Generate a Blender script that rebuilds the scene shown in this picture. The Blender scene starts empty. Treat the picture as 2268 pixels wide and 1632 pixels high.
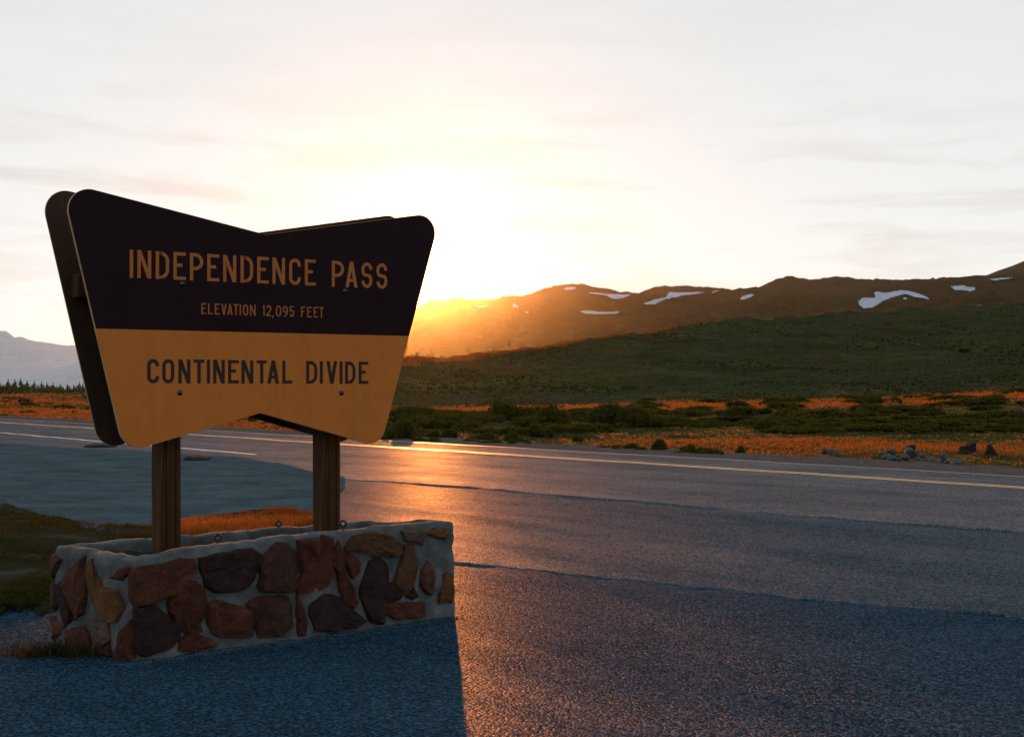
import bpy, bmesh, math, random
import numpy as np
from mathutils import Vector

R = math.radians
SC = bpy.context.scene
COL = SC.collection
random.seed(7)
RNG = np.random.default_rng(11)

# ------------------------------------------------------------------ camera
F, CX, HY, H = 3300.0, 1134.0, 865.0, 1.5       # focal length and horizon in units of a 2268-wide frame
cam = bpy.data.cameras.new('camera')
cam.sensor_width = 36.0
cam.lens = F / 2268.0 * 36.0
cam.shift_y = (HY - 816.0) / 2268.0
cam.clip_start = 0.1
cam.clip_end = 250000
camo = bpy.data.objects.new('camera', cam)
camo.location = (0, 0, H)
camo.rotation_euler = (R(90), 0, 0)
COL.objects.link(camo)
SC.camera = camo

# ------------------------------------------------------------------ sun, sky, exposure
SUN_AZ = math.atan((946 - CX) / F)              # angle from +Y towards +X
SUN_EL = math.atan((HY - 592) / F)
SUN_STRENGTH = 5.0
SKY_STRENGTH = 0.095
SKY_GAMMA = 0.20                                # thin overcast evens the sky out
sl = bpy.data.lights.new('sun', 'SUN')
sl.energy = SUN_STRENGTH
sl.angle = R(0.53)
sl.color = (1.0, 0.29, 0.05)
so = bpy.data.objects.new('sun', sl)
COL.objects.link(so)
sd = Vector((math.sin(SUN_AZ) * math.cos(SUN_EL), math.cos(SUN_AZ) * math.cos(SUN_EL), math.sin(SUN_EL)))
so.rotation_euler = sd.to_track_quat('Z', 'Y').to_euler()
so.location = sd * 100

world = bpy.data.worlds.new('World')
SC.world = world
world.use_nodes = True
wn, wl = world.node_tree.nodes, world.node_tree.links
wn.clear()
w_out = wn.new('ShaderNodeOutputWorld')
w_bg = wn.new('ShaderNodeBackground')
w_sky = wn.new('ShaderNodeTexSky')
w_sky.sky_type = 'NISHITA'
w_sky.sun_disc = False
w_sky.sun_elevation = SUN_EL
w_sky.sun_rotation = SUN_AZ
w_sky.altitude = 3000
w_sky.air_density = 1.0
w_sky.dust_density = 0.3
w_sky.ozone_density = 1.0
w_bg.inputs['Strength'].default_value = SKY_STRENGTH
# thin cirrus veil: streaky noise over the whole dome, whitening the sky a little where it lies
w_tc = wn.new('ShaderNodeTexCoord')
w_map = wn.new('ShaderNodeMapping')
w_map.inputs['Scale'].default_value = (7.0, 7.0, 50.0)
w_map.inputs['Location'].default_value = (1.7, 0.4, 0.9)
w_noise = wn.new('ShaderNodeTexNoise')
w_noise.inputs['Scale'].default_value = 1.0
w_noise.inputs['Detail'].default_value = 5.0
w_noise.inputs['Roughness'].default_value = 0.55
w_noise.inputs['Distortion'].default_value = 0.35
w_ramp = wn.new('ShaderNodeMapRange')
w_ramp.inputs['From Min'].default_value = 0.47
w_ramp.inputs['From Max'].default_value = 0.64
w_ramp.inputs['To Min'].default_value = 0.0
w_ramp.inputs['To Max'].default_value = 1.0
w_gam = wn.new('ShaderNodeGamma'); w_gam.inputs['Gamma'].default_value = SKY_GAMMA
wl.new(w_sky.outputs['Color'], w_gam.inputs['Color'])
w_bw = wn.new('ShaderNodeRGBToBW')
w_veil = wn.new('ShaderNodeMix'); w_veil.data_type = 'RGBA'; w_veil.blend_type = 'MULTIPLY'
w_veil.inputs[0].default_value = 1.0
w_veil.inputs[7].default_value = (0.98, 1.0, 1.03, 1)
w_des = wn.new('ShaderNodeMix'); w_des.data_type = 'RGBA'
w_des.inputs[0].default_value = 0.50           # high thin overcast takes colour out of the sky
w_cl = wn.new('ShaderNodeMix'); w_cl.data_type = 'RGBA'; w_cl.blend_type = 'MULTIPLY'
w_cl.inputs[7].default_value = (0.88, 0.84, 0.81, 1)
wl.new(w_tc.outputs['Generated'], w_map.inputs['Vector'])
wl.new(w_map.outputs['Vector'], w_noise.inputs['Vector'])
wl.new(w_noise.outputs['Fac'], w_ramp.inputs['Value'])
wl.new(w_gam.outputs['Color'], w_bw.inputs['Color'])
wl.new(w_bw.outputs['Val'], w_veil.inputs[6])
wl.new(w_gam.outputs['Color'], w_des.inputs[6])
wl.new(w_veil.outputs[2], w_des.inputs[7])
w_sep = wn.new('ShaderNodeSeparateXYZ'); wl.new(w_tc.outputs['Generated'], w_sep.inputs[0])
w_band = wn.new('ShaderNodeValToRGB')            # the streaks lie in a low bank all round the horizon
for e_, (p_, v_) in zip([w_band.color_ramp.elements[0], w_band.color_ramp.elements[1], w_band.color_ramp.elements.new(.5), w_band.color_ramp.elements.new(.6)],
                        ((0.0, 0.35), (1.0, 0.12), (0.125, 1.0), (0.20, 0.15))):
    e_.position = p_; e_.color = (v_, v_, v_, 1)
wl.new(w_sep.outputs['Z'], w_band.inputs['Fac'])
w_mul = wn.new('ShaderNodeMath'); w_mul.operation = 'MULTIPLY'
wl.new(w_ramp.outputs['Result'], w_mul.inputs[0]); wl.new(w_band.outputs['Color'], w_mul.inputs[1])
wl.new(w_mul.outputs[0], w_cl.inputs[0])
wl.new(w_des.outputs[2], w_cl.inputs[6])
w_wb = wn.new('ShaderNodeMix'); w_wb.data_type = 'RGBA'; w_wb.blend_type = 'MULTIPLY'
w_wb.inputs[0].default_value = 1.0
w_wb.inputs[7].default_value = (7.25, 6.98, 6.66, 1)   # the photograph's cool white balance
wl.new(w_cl.outputs[2], w_wb.inputs[6])
wl.new(w_wb.outputs[2], w_bg.inputs['Color'])
wl.new(w_bg.outputs['Background'], w_out.inputs['Surface'])

SC.view_settings.view_transform = 'Standard'
SC.view_settings.look = 'None'
SC.view_settings.gamma = 1.0
SC.view_settings.exposure = 0.0
SC.view_settings.use_curve_mapping = False

# ------------------------------------------------------------------ helpers
def lattice(ix, iy, seed):
    n = (ix.astype(np.int64) * 374761393 + iy.astype(np.int64) * 668265263 + seed * 974711) & 0x7fffffff
    n = (n ^ (n >> 13)) * 1274126177 & 0x7fffffff
    n = (n ^ (n >> 16)) & 0xffff
    return n / 65535.0 * 2 - 1

def noise(x, y, seed=0):
    x = np.asarray(x, float); y = np.asarray(y, float)
    x, y = np.broadcast_arrays(x, y)
    x0 = np.floor(x); y0 = np.floor(y)
    fx = x - x0; fy = y - y0
    fx = fx * fx * fx * (fx * (fx * 6 - 15) + 10); fy = fy * fy * fy * (fy * (fy * 6 - 15) + 10)
    a = lattice(x0, y0, seed); b = lattice(x0 + 1, y0, seed)
    c = lattice(x0, y0 + 1, seed); d = lattice(x0 + 1, y0 + 1, seed)
    return (a + (b - a) * fx) * (1 - fy) + (c + (d - c) * fx) * fy

def fbm(x, y, oct=4, seed=0, gain=0.5):
    t = 0; amp = 1.0; f = 1.0
    for i in range(oct):
        t = t + amp * noise(np.asarray(x) * f + 17.3 * i, np.asarray(y) * f - 9.1 * i, seed + i)
        amp *= gain; f *= 2.03
    return t

def smooth(a, b, v):
    t = np.clip((v - a) / (b - a), 0, 1)
    return t * t * (3 - 2 * t)

def gp(x, y, z=0.0):
    """ground point that the photograph shows at pixel (x, y)"""
    Y = (H - z) * F / (y - HY)
    return ((x - CX) / F * Y, Y)

def on_plane(x, y, p0, n):
    d = Vector(((x - CX) / F, 1.0, (HY - y) / F)); o = Vector((0, 0, H))
    return o + d * ((p0 - o).dot(n) / d.dot(n))

def mesh_fast(name, verts, faces, smooth_shade=False):
    me = bpy.data.meshes.new(name)
    verts = np.asarray(verts, np.float32); faces = np.asarray(faces, np.int32)
    k = faces.shape[1]
    me.vertices.add(len(verts)); me.vertices.foreach_set('co', verts.ravel())
    me.loops.add(faces.size); me.loops.foreach_set('vertex_index', faces.ravel())
    me.polygons.add(len(faces))
    me.polygons.foreach_set('loop_start', np.arange(0, faces.size, k, dtype=np.int32))
    me.polygons.foreach_set('loop_total', np.full(len(faces), k, np.int32))
    me.polygons.foreach_set('use_smooth', np.full(len(faces), smooth_shade))
    me.update(calc_edges=True)
    return me

def link(name, me, mat=None, parent=None, loc=None):
    o = bpy.data.objects.new(name, me)
    COL.objects.link(o)
    if mat is not None and me is not None and not me.materials:
        me.materials.append(mat)
    if parent: o.parent = parent
    if loc is not None: o.location = loc
    return o

def tag(o, label=None, cat=None, group=None, kind=None):
    if label: o['label'] = label
    if cat: o['category'] = cat
    if group: o['group'] = group
    if kind: o['kind'] = kind
    return o

def grid_mesh(name, V, smooth_shade=True, flip=False):
    """V: (rows, cols, 3)"""
    r, c, _ = V.shape
    i = np.arange(r * c).reshape(r, c)
    f = np.stack([i[:-1, :-1], i[:-1, 1:], i[1:, 1:], i[1:, :-1]], -1).reshape(-1, 4)
    if flip: f = f[:, ::-1]
    return mesh_fast(name, V.reshape(-1, 3), f, smooth_shade)

def bm_mesh(name, bm, smooth_shade=False):
    me = bpy.data.meshes.new(name)
    bmesh.ops.recalc_face_normals(bm, faces=bm.faces[:])
    for f in bm.faces: f.smooth = smooth_shade
    bm.to_mesh(me); bm.free()
    return me

# ------------------------------------------------------------------ materials
class Mat:
    def __init__(s, name, rough=0.8, spec=0.3, color=(.5, .5, .5), metal=0.0):
        s.m = bpy.data.materials.new(name); s.m.use_nodes = True
        s.n = s.m.node_tree.nodes; s.l = s.m.node_tree.links
        s.b = s.n['Principled BSDF']; s.out = s.n['Material Output']
        s.b.inputs['Base Color'].default_value = (*color, 1)
        s.b.inputs['Roughness'].default_value = rough
        s.b.inputs['Specular IOR Level'].default_value = spec
        s.b.inputs['Metallic'].default_value = metal
        s.tc = s.n.new('ShaderNodeTexCoord')
    def mapped(s, scale):
        mp = s.n.new('ShaderNodeMapping'); mp.inputs['Scale'].default_value = scale
        s.l.new(s.tc.outputs['Object'], mp.inputs['Vector']); return mp.outputs['Vector']
    def noise(s, scale, detail=4, rough=0.55, vec=None, dist=0.0):
        t = s.n.new('ShaderNodeTexNoise')
        t.inputs['Scale'].default_value = scale; t.inputs['Detail'].default_value = detail
        t.inputs['Roughness'].default_value = rough; t.inputs['Distortion'].default_value = dist
        s.l.new(vec or s.tc.outputs['Object'], t.inputs['Vector']); return t.outputs['Fac']
    def voro(s, scale, feature='F1', out='Distance', vec=None):
        t = s.n.new('ShaderNodeTexVoronoi'); t.feature = feature
        t.inputs['Scale'].default_value = scale
        s.l.new(vec or s.tc.outputs['Object'], t.inputs['Vector']); return t.outputs[out]
    def ramp(s, fac, stops):
        r = s.n.new('ShaderNodeValToRGB'); e = r.color_ramp.elements
        while len(e) < len(stops): e.new(0.5)
        for q, (p, c) in zip(e, stops): q.position = p; q.color = (*c, 1)
        s.l.new(fac, r.inputs['Fac']); return r.outputs['Color']
    def mix(s, fac, a, b, mode='MIX'):
        m = s.n.new('ShaderNodeMix'); m.data_type = 'RGBA'; m.blend_type = mode
        for sock, v in ((m.inputs[0], fac), (m.inputs[6], a), (m.inputs[7], b)):
            if isinstance(v, (int, float)): sock.default_value = v
            elif isinstance(v, tuple): sock.default_value = (*v, 1)
            else: s.l.new(v, sock)
        return m.outputs[2]
    def rng(s, v, a, b, c, d):
        m = s.n.new('ShaderNodeMapRange')
        for k, q in zip(('From Min', 'From Max', 'To Min', 'To Max'), (a, b, c, d)): m.inputs[k].default_value = q
        s.l.new(v, m.inputs['Value']); return m.outputs['Result']
    def math(s, op, a, b):
        m = s.n.new('ShaderNodeMath'); m.operation = op
        for sock, v in zip(m.inputs, (a, b)):
            if isinstance(v, (int, float)): sock.default_value = v
            else: s.l.new(v, sock)
        return m.outputs[0]
    def color(s, c): s.l.new(c, s.b.inputs['Base Color'])
    def rough(s, c): s.l.new(c, s.b.inputs['Roughness'])
    def bump(s, h, strength=0.5, dist=0.01, prev=None):
        b = s.n.new('ShaderNodeBump'); b.inputs['Strength'].default_value = strength; b.inputs['Distance'].default_value = dist
        s.l.new(h, b.inputs['Height'])
        if prev: s.l.new(prev, b.inputs['Normal'])
        s.l.new(b.outputs['Normal'], s.b.inputs['Normal']); return b.outputs['Normal']
    def leafy(s, color, trans=0.5):
        """diffuse plus light coming through"""
        d = s.n.new('ShaderNodeBsdfDiffuse'); t = s.n.new('ShaderNodeBsdfTranslucent'); m = s.n.new('ShaderNodeMixShader')
        m.inputs[0].default_value = trans
        for q in (d, t):
            if isinstance(color, tuple): q.inputs['Color'].default_value = (*color, 1)
            else: s.l.new(color, q.inputs['Color'])
        s.l.new(d.outputs[0], m.inputs[1]); s.l.new(t.outputs[0], m.inputs[2])
        s.l.new(m.outputs[0], s.out.inputs['Surface'])
    def attr(s, name='tint'):
        a = s.n.new('ShaderNodeAttribute'); a.attribute_name = name; return a.outputs['Color']

def asphalt(name, base, grain, rough0, rough1, gloss0, gloss1):
    """tar and chip surface: every chip has its own tone, height and tilt"""
    M = Mat(name)
    big = M.noise(0.5, 6, 0.65)
    patch = M.noise(0.16, 4, 0.6)
    fine = M.voro(grain); chip = M.voro(grain, out='Color')
    c0 = tuple(v * 0.62 for v in base); c1 = tuple(v * 1.25 for v in base)
    c = M.ramp(big, [(0.3, c0), (0.7, c1)])
    c = M.mix(M.rng(patch, 0.4, 0.65, 0.0, 0.35), c, tuple(v * 0.55 for v in base))
    c = M.mix(M.rng(chip, 0.35, 0.95, 0.0, 1.0), c, tuple(v * 2.9 for v in base))
    c = M.mix(M.rng(M.noise(grain * 0.9, 2, 0.6), 0.48, 0.64, 0.0, 0.9), c, tuple(v * 0.18 for v in base))
    b1 = M.bump(M.noise(1.7, 5, 0.65), 0.22, 0.04)
    b2 = M.bump(M.math('ADD', M.math('MULTIPLY', fine, -1.2), M.math('ADD', M.noise(grain * 0.35, 4, 0.75), M.math('MULTIPLY', chip, 0.5))), 1.0, 0.011, b1)
    d = M.n.new('ShaderNodeBsdfDiffuse'); g = M.n.new('ShaderNodeBsdfGlossy'); m = M.n.new('ShaderNodeMixShader')
    b3 = M.bump(M.math('MULTIPLY', fine, -1.0), 0.45, 0.008, b1)
    M.l.new(c, d.inputs['Color']); M.l.new(b3, d.inputs['Normal']); M.l.new(b2, g.inputs['Normal'])
    M.l.new(M.rng(big, 0.3, 0.7, rough0, rough1), g.inputs['Roughness'])
    rot = M.n.new('ShaderNodeMapping'); rot.inputs['Rotation'].default_value = (0, 0, R(55.9)); M.l.new(M.tc.outputs['Object'], rot.inputs['Vector'])
    mp = M.n.new('ShaderNodeMapping'); mp.inputs['Scale'].default_value = (0.16, 0.9, 1); M.l.new(rot.outputs['Vector'], mp.inputs['Vector'])
    track = M.noise(1.0, 6, 0.68, vec=mp.outputs['Vector'], dist=0.3)
    M.l.new(M.math('MULTIPLY', M.rng(M.math('ADD', M.math('MULTIPLY', track, 0.65), M.math('MULTIPLY', big, 0.35)), 0.38, 0.62, gloss0, gloss1), M.rng(chip, 0.2, 0.9, 0.4, 1.6)), m.inputs[0])
    M.l.new(d.outputs[0], m.inputs[1]); M.l.new(g.outputs[0], m.inputs[2]); M.l.new(m.outputs[0], M.out.inputs['Surface'])
    return M.m

M_ROAD = asphalt('road_asphalt', (0.020, 0.033, 0.050), 60, 0.42, 0.54, 0.055, 0.125)
M_UPPER = asphalt('upper_asphalt', (0.011, 0.031, 0.053), 64, 0.38, 0.50, 0.026, 0.068)
M_LOT = asphalt('worn_asphalt', (0.009, 0.030, 0.054), 66, 0.28, 0.38, 0.007, 0.021)

def gravel_mat():
    M = Mat('gravel', rough=1.0, spec=0.0)
    v = M.voro(34); vc = M.voro(34, out='Color')
    c = M.ramp(M.noise(0.9, 8, 0.78), [(0.34, (0.016, 0.036, 0.050)), (0.5, (0.036, 0.074, 0.100)), (0.66, (0.066, 0.115, 0.145))])
    c = M.mix(M.rng(vc, 0, 1, 0, 0.5), c, (0.08, 0.105, 0.12))
    M.color(c)
    n1 = M.bump(M.noise(2.2, 7, 0.75), 0.55, 0.06)
    M.bump(M.math('MULTIPLY', v, -1.0), 0.8, 0.016, n1)
    return M.m
M_GRAVEL = gravel_mat()
def shoulder_mat():
    M = Mat('shoulder_gravel', rough=1.0, spec=0.0)
    c = M.ramp(M.noise(1.2, 5, 0.6), [(0.3, (0.045, 0.045, 0.048)), (0.7, (0.085, 0.080, 0.080))])
    M.color(M.mix(M.rng(M.voro(40, out='Color'), 0, 1, 0, 0.6), c, (0.13, 0.12, 0.115)))
    M.bump(M.math('MULTIPLY', M.voro(40), -1.0), 0.6, 0.015)
    return M.m
M_SHOULDER = shoulder_mat()

def soil_mat():
    M = Mat('verge_soil', rough=1.0, spec=0.0)
    c = M.ramp(M.noise(1.3, 5, 0.65), [(0.32, (0.014, 0.018, 0.007)), (0.5, (0.022, 0.024, 0.014)), (0.68, (0.04, 0.046, 0.045))])
    M.color(c); n = M.bump(M.noise(5, 5, 0.7), 0.8, 0.05); M.bump(M.noise(40, 3, 0.6), 0.6, 0.01, n)
    return M.m
M_SOIL = soil_mat()

def terrain_mat():
    M = Mat('alpine_meadow', rough=1.0, spec=0.05)
    n = M.noise(0.055, 6, 0.62, vec=M.mapped((1, 0.55, 1)))
    n2 = M.noise(0.5, 5, 0.68)
    c = M.ramp(n, [(0.30, (0.012, 0.019, 0.0015)), (0.48, (0.020, 0.028, 0.002)), (0.60, (0.030, 0.027, 0.002)), (0.74, (0.042, 0.020, 0.002))])
    c = M.mix(M.rng(n2, 0.42, 0.72, 0, 0.75), c, (0.014, 0.020, 0.006))
    fold_shade = M.noise(0.16, 6, 0.7, vec=M.mapped((0.45, 1.0, 1)), dist=0.8)
    c = M.mix(M.rng(fold_shade, 0.44, 0.62, 0, 0.8), c, (0.009, 0.015, 0.003))  # dark bands paint the shaded sides of the slope's folds
    c = M.mix(M.rng(M.noise(0.09, 5, 0.7, vec=M.mapped((0.4, 1, 1))), 0.52, 0.70, 0, 0.8), c, (0.044, 0.050, 0.005))  # lighter green bands paint the sunlit sides of the folds
    rock = M.rng(M.noise(0.9, 3, 0.5), 0.70, 0.74, 0, 0.5)
    c = M.mix(rock, c, (0.16, 0.155, 0.14))
    M.color(c)
    b = M.bump(M.noise(0.35, 5, 0.65), 0.9, 0.6); M.bump(M.noise(2.5, 4, 0.7), 0.8, 0.15, b)
    return M.m
M_TERRAIN = terrain_mat()

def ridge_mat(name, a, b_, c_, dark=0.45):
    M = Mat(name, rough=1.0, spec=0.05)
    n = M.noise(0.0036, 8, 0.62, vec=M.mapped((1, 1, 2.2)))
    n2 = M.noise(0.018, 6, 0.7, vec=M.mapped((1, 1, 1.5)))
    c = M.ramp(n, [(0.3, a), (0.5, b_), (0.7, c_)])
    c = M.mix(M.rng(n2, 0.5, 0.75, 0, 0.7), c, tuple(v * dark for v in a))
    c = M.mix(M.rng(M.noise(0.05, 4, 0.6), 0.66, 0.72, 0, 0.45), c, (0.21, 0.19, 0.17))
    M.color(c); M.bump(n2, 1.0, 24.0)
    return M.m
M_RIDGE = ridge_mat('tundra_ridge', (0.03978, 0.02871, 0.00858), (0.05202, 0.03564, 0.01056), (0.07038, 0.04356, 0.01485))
M_FAR = ridge_mat('haze_pale_mountain', (0.40, 0.50, 0.58), (0.46, 0.55, 0.63), (0.52, 0.60, 0.67), 0.85)  # the pale blue of distant haze is put into the mountain colour

def snow_mat():
    M = Mat('old_snow', rough=0.7, spec=0.2)
    M.color(M.ramp(M.noise(0.08, 5, 0.6), [(0.3, (0.27, 0.35, 0.45)), (0.7, (0.40, 0.48, 0.58))]))
    return M.m
M_SNOW = snow_mat()

def wood_mat():
    M = Mat('weathered_timber', rough=0.85, spec=0.2)
    g = M.noise(1.0, 6, 0.65, vec=M.mapped((24, 24, 1.3)), dist=1.3)
    g2 = M.noise(1.0, 3, 0.5, vec=M.mapped((9, 9, 0.7)))
    c = M.ramp(g, [(0.28, (0.014, 0.006, 0.002)), (0.5, (0.045, 0.019, 0.005)), (0.72, (0.085, 0.04, 0.012))])
    c = M.mix(M.rng(g2, 0.4, 0.7, 0, 0.7), c, (0.03, 0.014, 0.006))
    M.color(c); M.bump(g, 0.5, 0.006)
    return M.m
M_WOOD = wood_mat()

def paint_mat(name, c0, c1, rough, spec=0.3):
    M = Mat(name, spec=spec)
    c = M.ramp(M.noise(14, 5, 0.65), [(0.3, c0), (0.7, c1)])
    c = M.mix(M.rng(M.noise(1.0, 6, 0.7, vec=M.mapped((11, 11, 1.3))), 0.5, 0.8, 0, 0.35), c, tuple(v * 0.6 for v in c0))
    c = M.mix(M.rng(M.noise(120, 2, 0.6), 0.6, 0.75, 0, 0.3), c, tuple(v * 1.5 for v in c1))
    M.color(c)
    M.rough(M.rng(M.noise(5, 4, 0.6), 0.3, 0.7, rough - 0.1, rough + 0.1))
    M.bump(M.noise(160, 2, 0.5), 0.15, 0.001)
    return M.m
M_BROWN = paint_mat('dark_brown_sign_paint', (0.0104, 0.003375, 0.005625), (0.0136, 0.0045, 0.00675), 0.6, 0.1)
M_YELLOW = paint_mat('ochre_sign_paint', (0.41, 0.128, 0.015), (0.465, 0.148, 0.018), 0.6, 0.25)
M_LETTER = paint_mat('ochre_lettering', (0.323, 0.1025, 0.02), (0.3655, 0.1189, 0.024), 0.6, 0.25)
M_DARKLET = paint_mat('dark_brown_lettering', (0.016, 0.009, 0.009), (0.02, 0.011, 0.011), 0.6, 0.25)
M_EDGE = paint_mat('plywood_edge', (0.30, 0.19, 0.09), (0.44, 0.30, 0.15), 0.7, 0.3)
M_BOARDBACK = paint_mat('board_back_stain', (0.028, 0.016, 0.011), (0.045, 0.025, 0.016), 0.8, 0.2)

def mortar_mat():
    M = Mat('mortar', rough=0.95, spec=0.15)
    c = M.ramp(M.noise(5, 6, 0.65), [(0.3, (0.04, 0.05, 0.057)), (0.7, (0.135, 0.158, 0.175))])
    c = M.mix(M.rng(M.noise(2.2, 4, 0.6), 0.45, 0.7, 0, 0.65), c, (0.045, 0.036, 0.028))
    M.color(c); b = M.bump(M.noise(16, 5, 0.65), 0.8, 0.02); M.bump(M.noise(110, 3, 0.6), 0.6, 0.004, b)
    return M.m
M_MORTAR = mortar_mat()

def stone_mat(name, a, b_, c_):
    a = tuple(v * 0.62 for v in a); c_ = tuple(v * 1.25 for v in c_)
    M = Mat(name, rough=0.88, spec=0.25)
    n = M.noise(6.5, 9, 0.75, dist=0.9)
    c = M.ramp(n, [(0.3, a), (0.5, b_), (0.72, c_)])
    c = M.mix(M.rng(M.noise(45, 4, 0.7), 0.55, 0.75, 0, 0.5), c, tuple(v * 0.5 for v in a))
    M.color(c); b = M.bump(M.noise(11, 8, 0.75, dist=0.6), 1.0, 0.06); M.bump(M.noise(70, 4, 0.7), 0.8, 0.008, b)
    return M.m
STONE = {
    'red': stone_mat('red_sandstone', (0.05115, 0.01476, 0.008803), (0.08185, 0.02391, 0.01354), (0.1125, 0.03867, 0.0237)),
    'dark': stone_mat('dark_purple_stone', (0.01395, 0.007501, 0.008463), (0.0279, 0.0125, 0.01302), (0.0465, 0.02031, 0.0179)),
    'ochre': stone_mat('ochre_stone', (0.07905, 0.03463, 0.01016), (0.1255, 0.05649, 0.01693), (0.1581, 0.08022, 0.03047)),
    'tan': stone_mat('tan_stone', (0.0651, 0.02877, 0.01406), (0.093, 0.04234, 0.02187), (0.1255, 0.06094, 0.03437)),
    'pink': stone_mat('pinkish_grey_stone', (0.0806, 0.04998, 0.04532), (0.1048, 0.0656, 0.05939), (0.133, 0.08438, 0.07812)),
    'grey': stone_mat('lichen_grey_rock', (0.0595, 0.0693, 0.07056), (0.091, 0.1059, 0.1078), (0.1295, 0.1483, 0.149)),
    'rust': stone_mat('dark_rust_stone', (0.034, 0.014, 0.010), (0.056, 0.024, 0.016), (0.085, 0.042, 0.030)),
    'brown': stone_mat('brown_boulder', (0.0155, 0.009114, 0.00677), (0.02325, 0.01432, 0.01094), (0.0372, 0.02474, 0.02083)),
}
M_LUMP = stone_mat('shadow_lump_dark', (0.008, 0.010, 0.012), (0.014, 0.016, 0.019), (0.03, 0.033, 0.036))  # dark tone for the lumps that stand in for shadows
M_STEEL = Mat('galvanised_steel', rough=0.35, spec=0.5, color=(0.055, 0.06, 0.07), metal=1.0).m
def line_mat(name, c, wear):
    M = Mat(name, rough=0.45, spec=0.5)
    M.color(M.mix(M.rng(M.noise(6, 6, 0.75), 0.42, 0.75, 0, wear), c, (0.07, 0.07, 0.07)))
    M.bump(M.noise(70, 3, 0.6), 0.35, 0.004)
    return M.m
M_YLINE = line_mat('yellow_road_paint', (0.72, 0.46, 0.12), 0.5)
M_WLINE = line_mat('white_road_paint', (0.78, 0.78, 0.76), 0.55)
M_WFADED = line_mat('faded_white_road_paint', (0.20, 0.19, 0.19), 1.0)

def grass_mat(name, trans):
    M = Mat(name); M.leafy(M.attr(), trans); return M.m
M_GRASS = grass_mat('backlit_grass', 0.52)
M_LOWGRASS = grass_mat('short_green_growth', 0.4)
def leaf_mat(name, trans, a, b_):
    M = Mat(name)
    oi = M.n.new('ShaderNodeObjectInfo')
    c = M.mix(oi.outputs['Random'], a, b_)
    c = M.mix(M.rng(M.noise(3.0, 3, 0.6), 0.35, 0.7, 0, 0.6), c, tuple(v * 0.45 for v in a))
    M.leafy(c, trans); return M.m
M_WILLOW = leaf_mat('willow_leaves', 0.28, (0.046, 0.058, 0.012), (0.072, 0.070, 0.016))
M_FIR = leaf_mat('conifer_needles', 0.15, (0.075, 0.085, 0.03), (0.095, 0.10, 0.036))  # needles lightened in place of haze over the distant wood
M_BARK = Mat('dark_bark', rough=0.95, spec=0.1, color=(0.06, 0.042, 0.03)).m

# ------------------------------------------------------------------ terrain height
DR = np.array((-0.5613, 0.8276))     # road runs along this direction
PR = np.array((0.8276, 0.5613))      # across the road, away from the camera
def pcoord(X, Y): return PR[0] * X + PR[1] * Y

CR_X = [-6000, 300, 600, 890, 1200, 1440, 1560, 1780, 2020, 2268, 3000, 9000]
CR_D = [330, 300, 225, 202, 245, 291, 322, 379, 425, 479, 560, 600]
CR_Y = [880, 879, 850, 810, 770, 736, 717, 700, 686, 672, 635, 600]
ZM_X = [-6000, 900, 1000, 1500, 2000, 2268, 3000, 9000]
ZM_Y = [908, 906, 905, 893, 882, 868, 845, 830]
def terrain_z(X, Y):
    X = np.asarray(X, float); Y = np.asarray(Y, float)
    front = smooth(0.25, 0.75, Y / np.maximum(np.hypot(X, Y), 1e-3))
    col = CX + F * X / np.maximum(Y, 1.0)
    Dc = np.interp(col, CR_X, CR_D); Hc = H + (HY - np.interp(col, CR_X, CR_Y)) / F * Dc
    zm = H + (HY - np.interp(col, ZM_X, ZM_Y)) / F * 140.0
    p = pcoord(X, Y)
    meadow = zm * smooth(60, 140, Y)
    s = np.clip((Y - 140) / (Dc - 140), 0, 1)
    bench = 0.10 * np.sin(s * 19 + 2.5 * noise(X * 0.012, Y * 0.012, 5)) * s * (1 - s)
    z = meadow + (Hc - zm) * np.clip(s ** 1.22 + bench * 0.8, 0, None)
    fall = np.interp(col, [-500, 700, 900, 2500], [0.030, 0.03, 0.10, 0.12])
    beyond = np.clip(Y - Dc, 0, None)
    drop = np.where(beyond < 60, beyond ** 2 / 120 * fall, (beyond - 30) * fall)
    z = np.where(Y > Dc, np.maximum(z - drop, -170), z)
    away = smooth(24.0, 27.5, p)
    amp = smooth(24, 60, Y) * away
    hum = 0.10 * fbm(X * 0.22, Y * 0.22, 3, 3) + 0.05 * fbm(X * 0.9, Y * 0.9, 2, 9)
    slope_hum = smooth(125, 190, Y) * (0.60 * np.abs(fbm(X * 0.06, Y * 0.05, 4, 21)) + 0.30 * fbm(X * 0.22, Y * 0.2, 3, 33))
    z = z * front + amp * (hum + slope_hum) * np.clip(front, 0.2, 1)
    return z - 0.07 * (1 - away)

az = np.concatenate([np.linspace(-180, -30, 46)[:-1], np.linspace(-30, -20, 40)[:-1], np.linspace(-20, 20.5, 760), np.linspace(20.5, 32, 40)[1:], np.linspace(32, 180, 46)[1:]])
rad = np.concatenate([[0.5], np.geomspace(2, 24, 12)[:-1], np.geomspace(24, 640, 430), np.geomspace(640, 50000, 46)[1:]])
A, D = np.meshgrid(np.radians(az), rad)
TX, TY = D * np.sin(A), D * np.cos(A)
V = np.stack([TX, TY, terrain_z(TX, TY)], -1)
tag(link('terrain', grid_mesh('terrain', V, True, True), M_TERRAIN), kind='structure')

# ------------------------------------------------------------------ pavement sheets
def undul(X, Y, amp):
    return amp * (fbm(X * 0.45, Y * 0.28, 3, 41) * 0.7 + 0.35 * fbm(X * 1.3, Y * 0.9, 2, 55))

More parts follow.
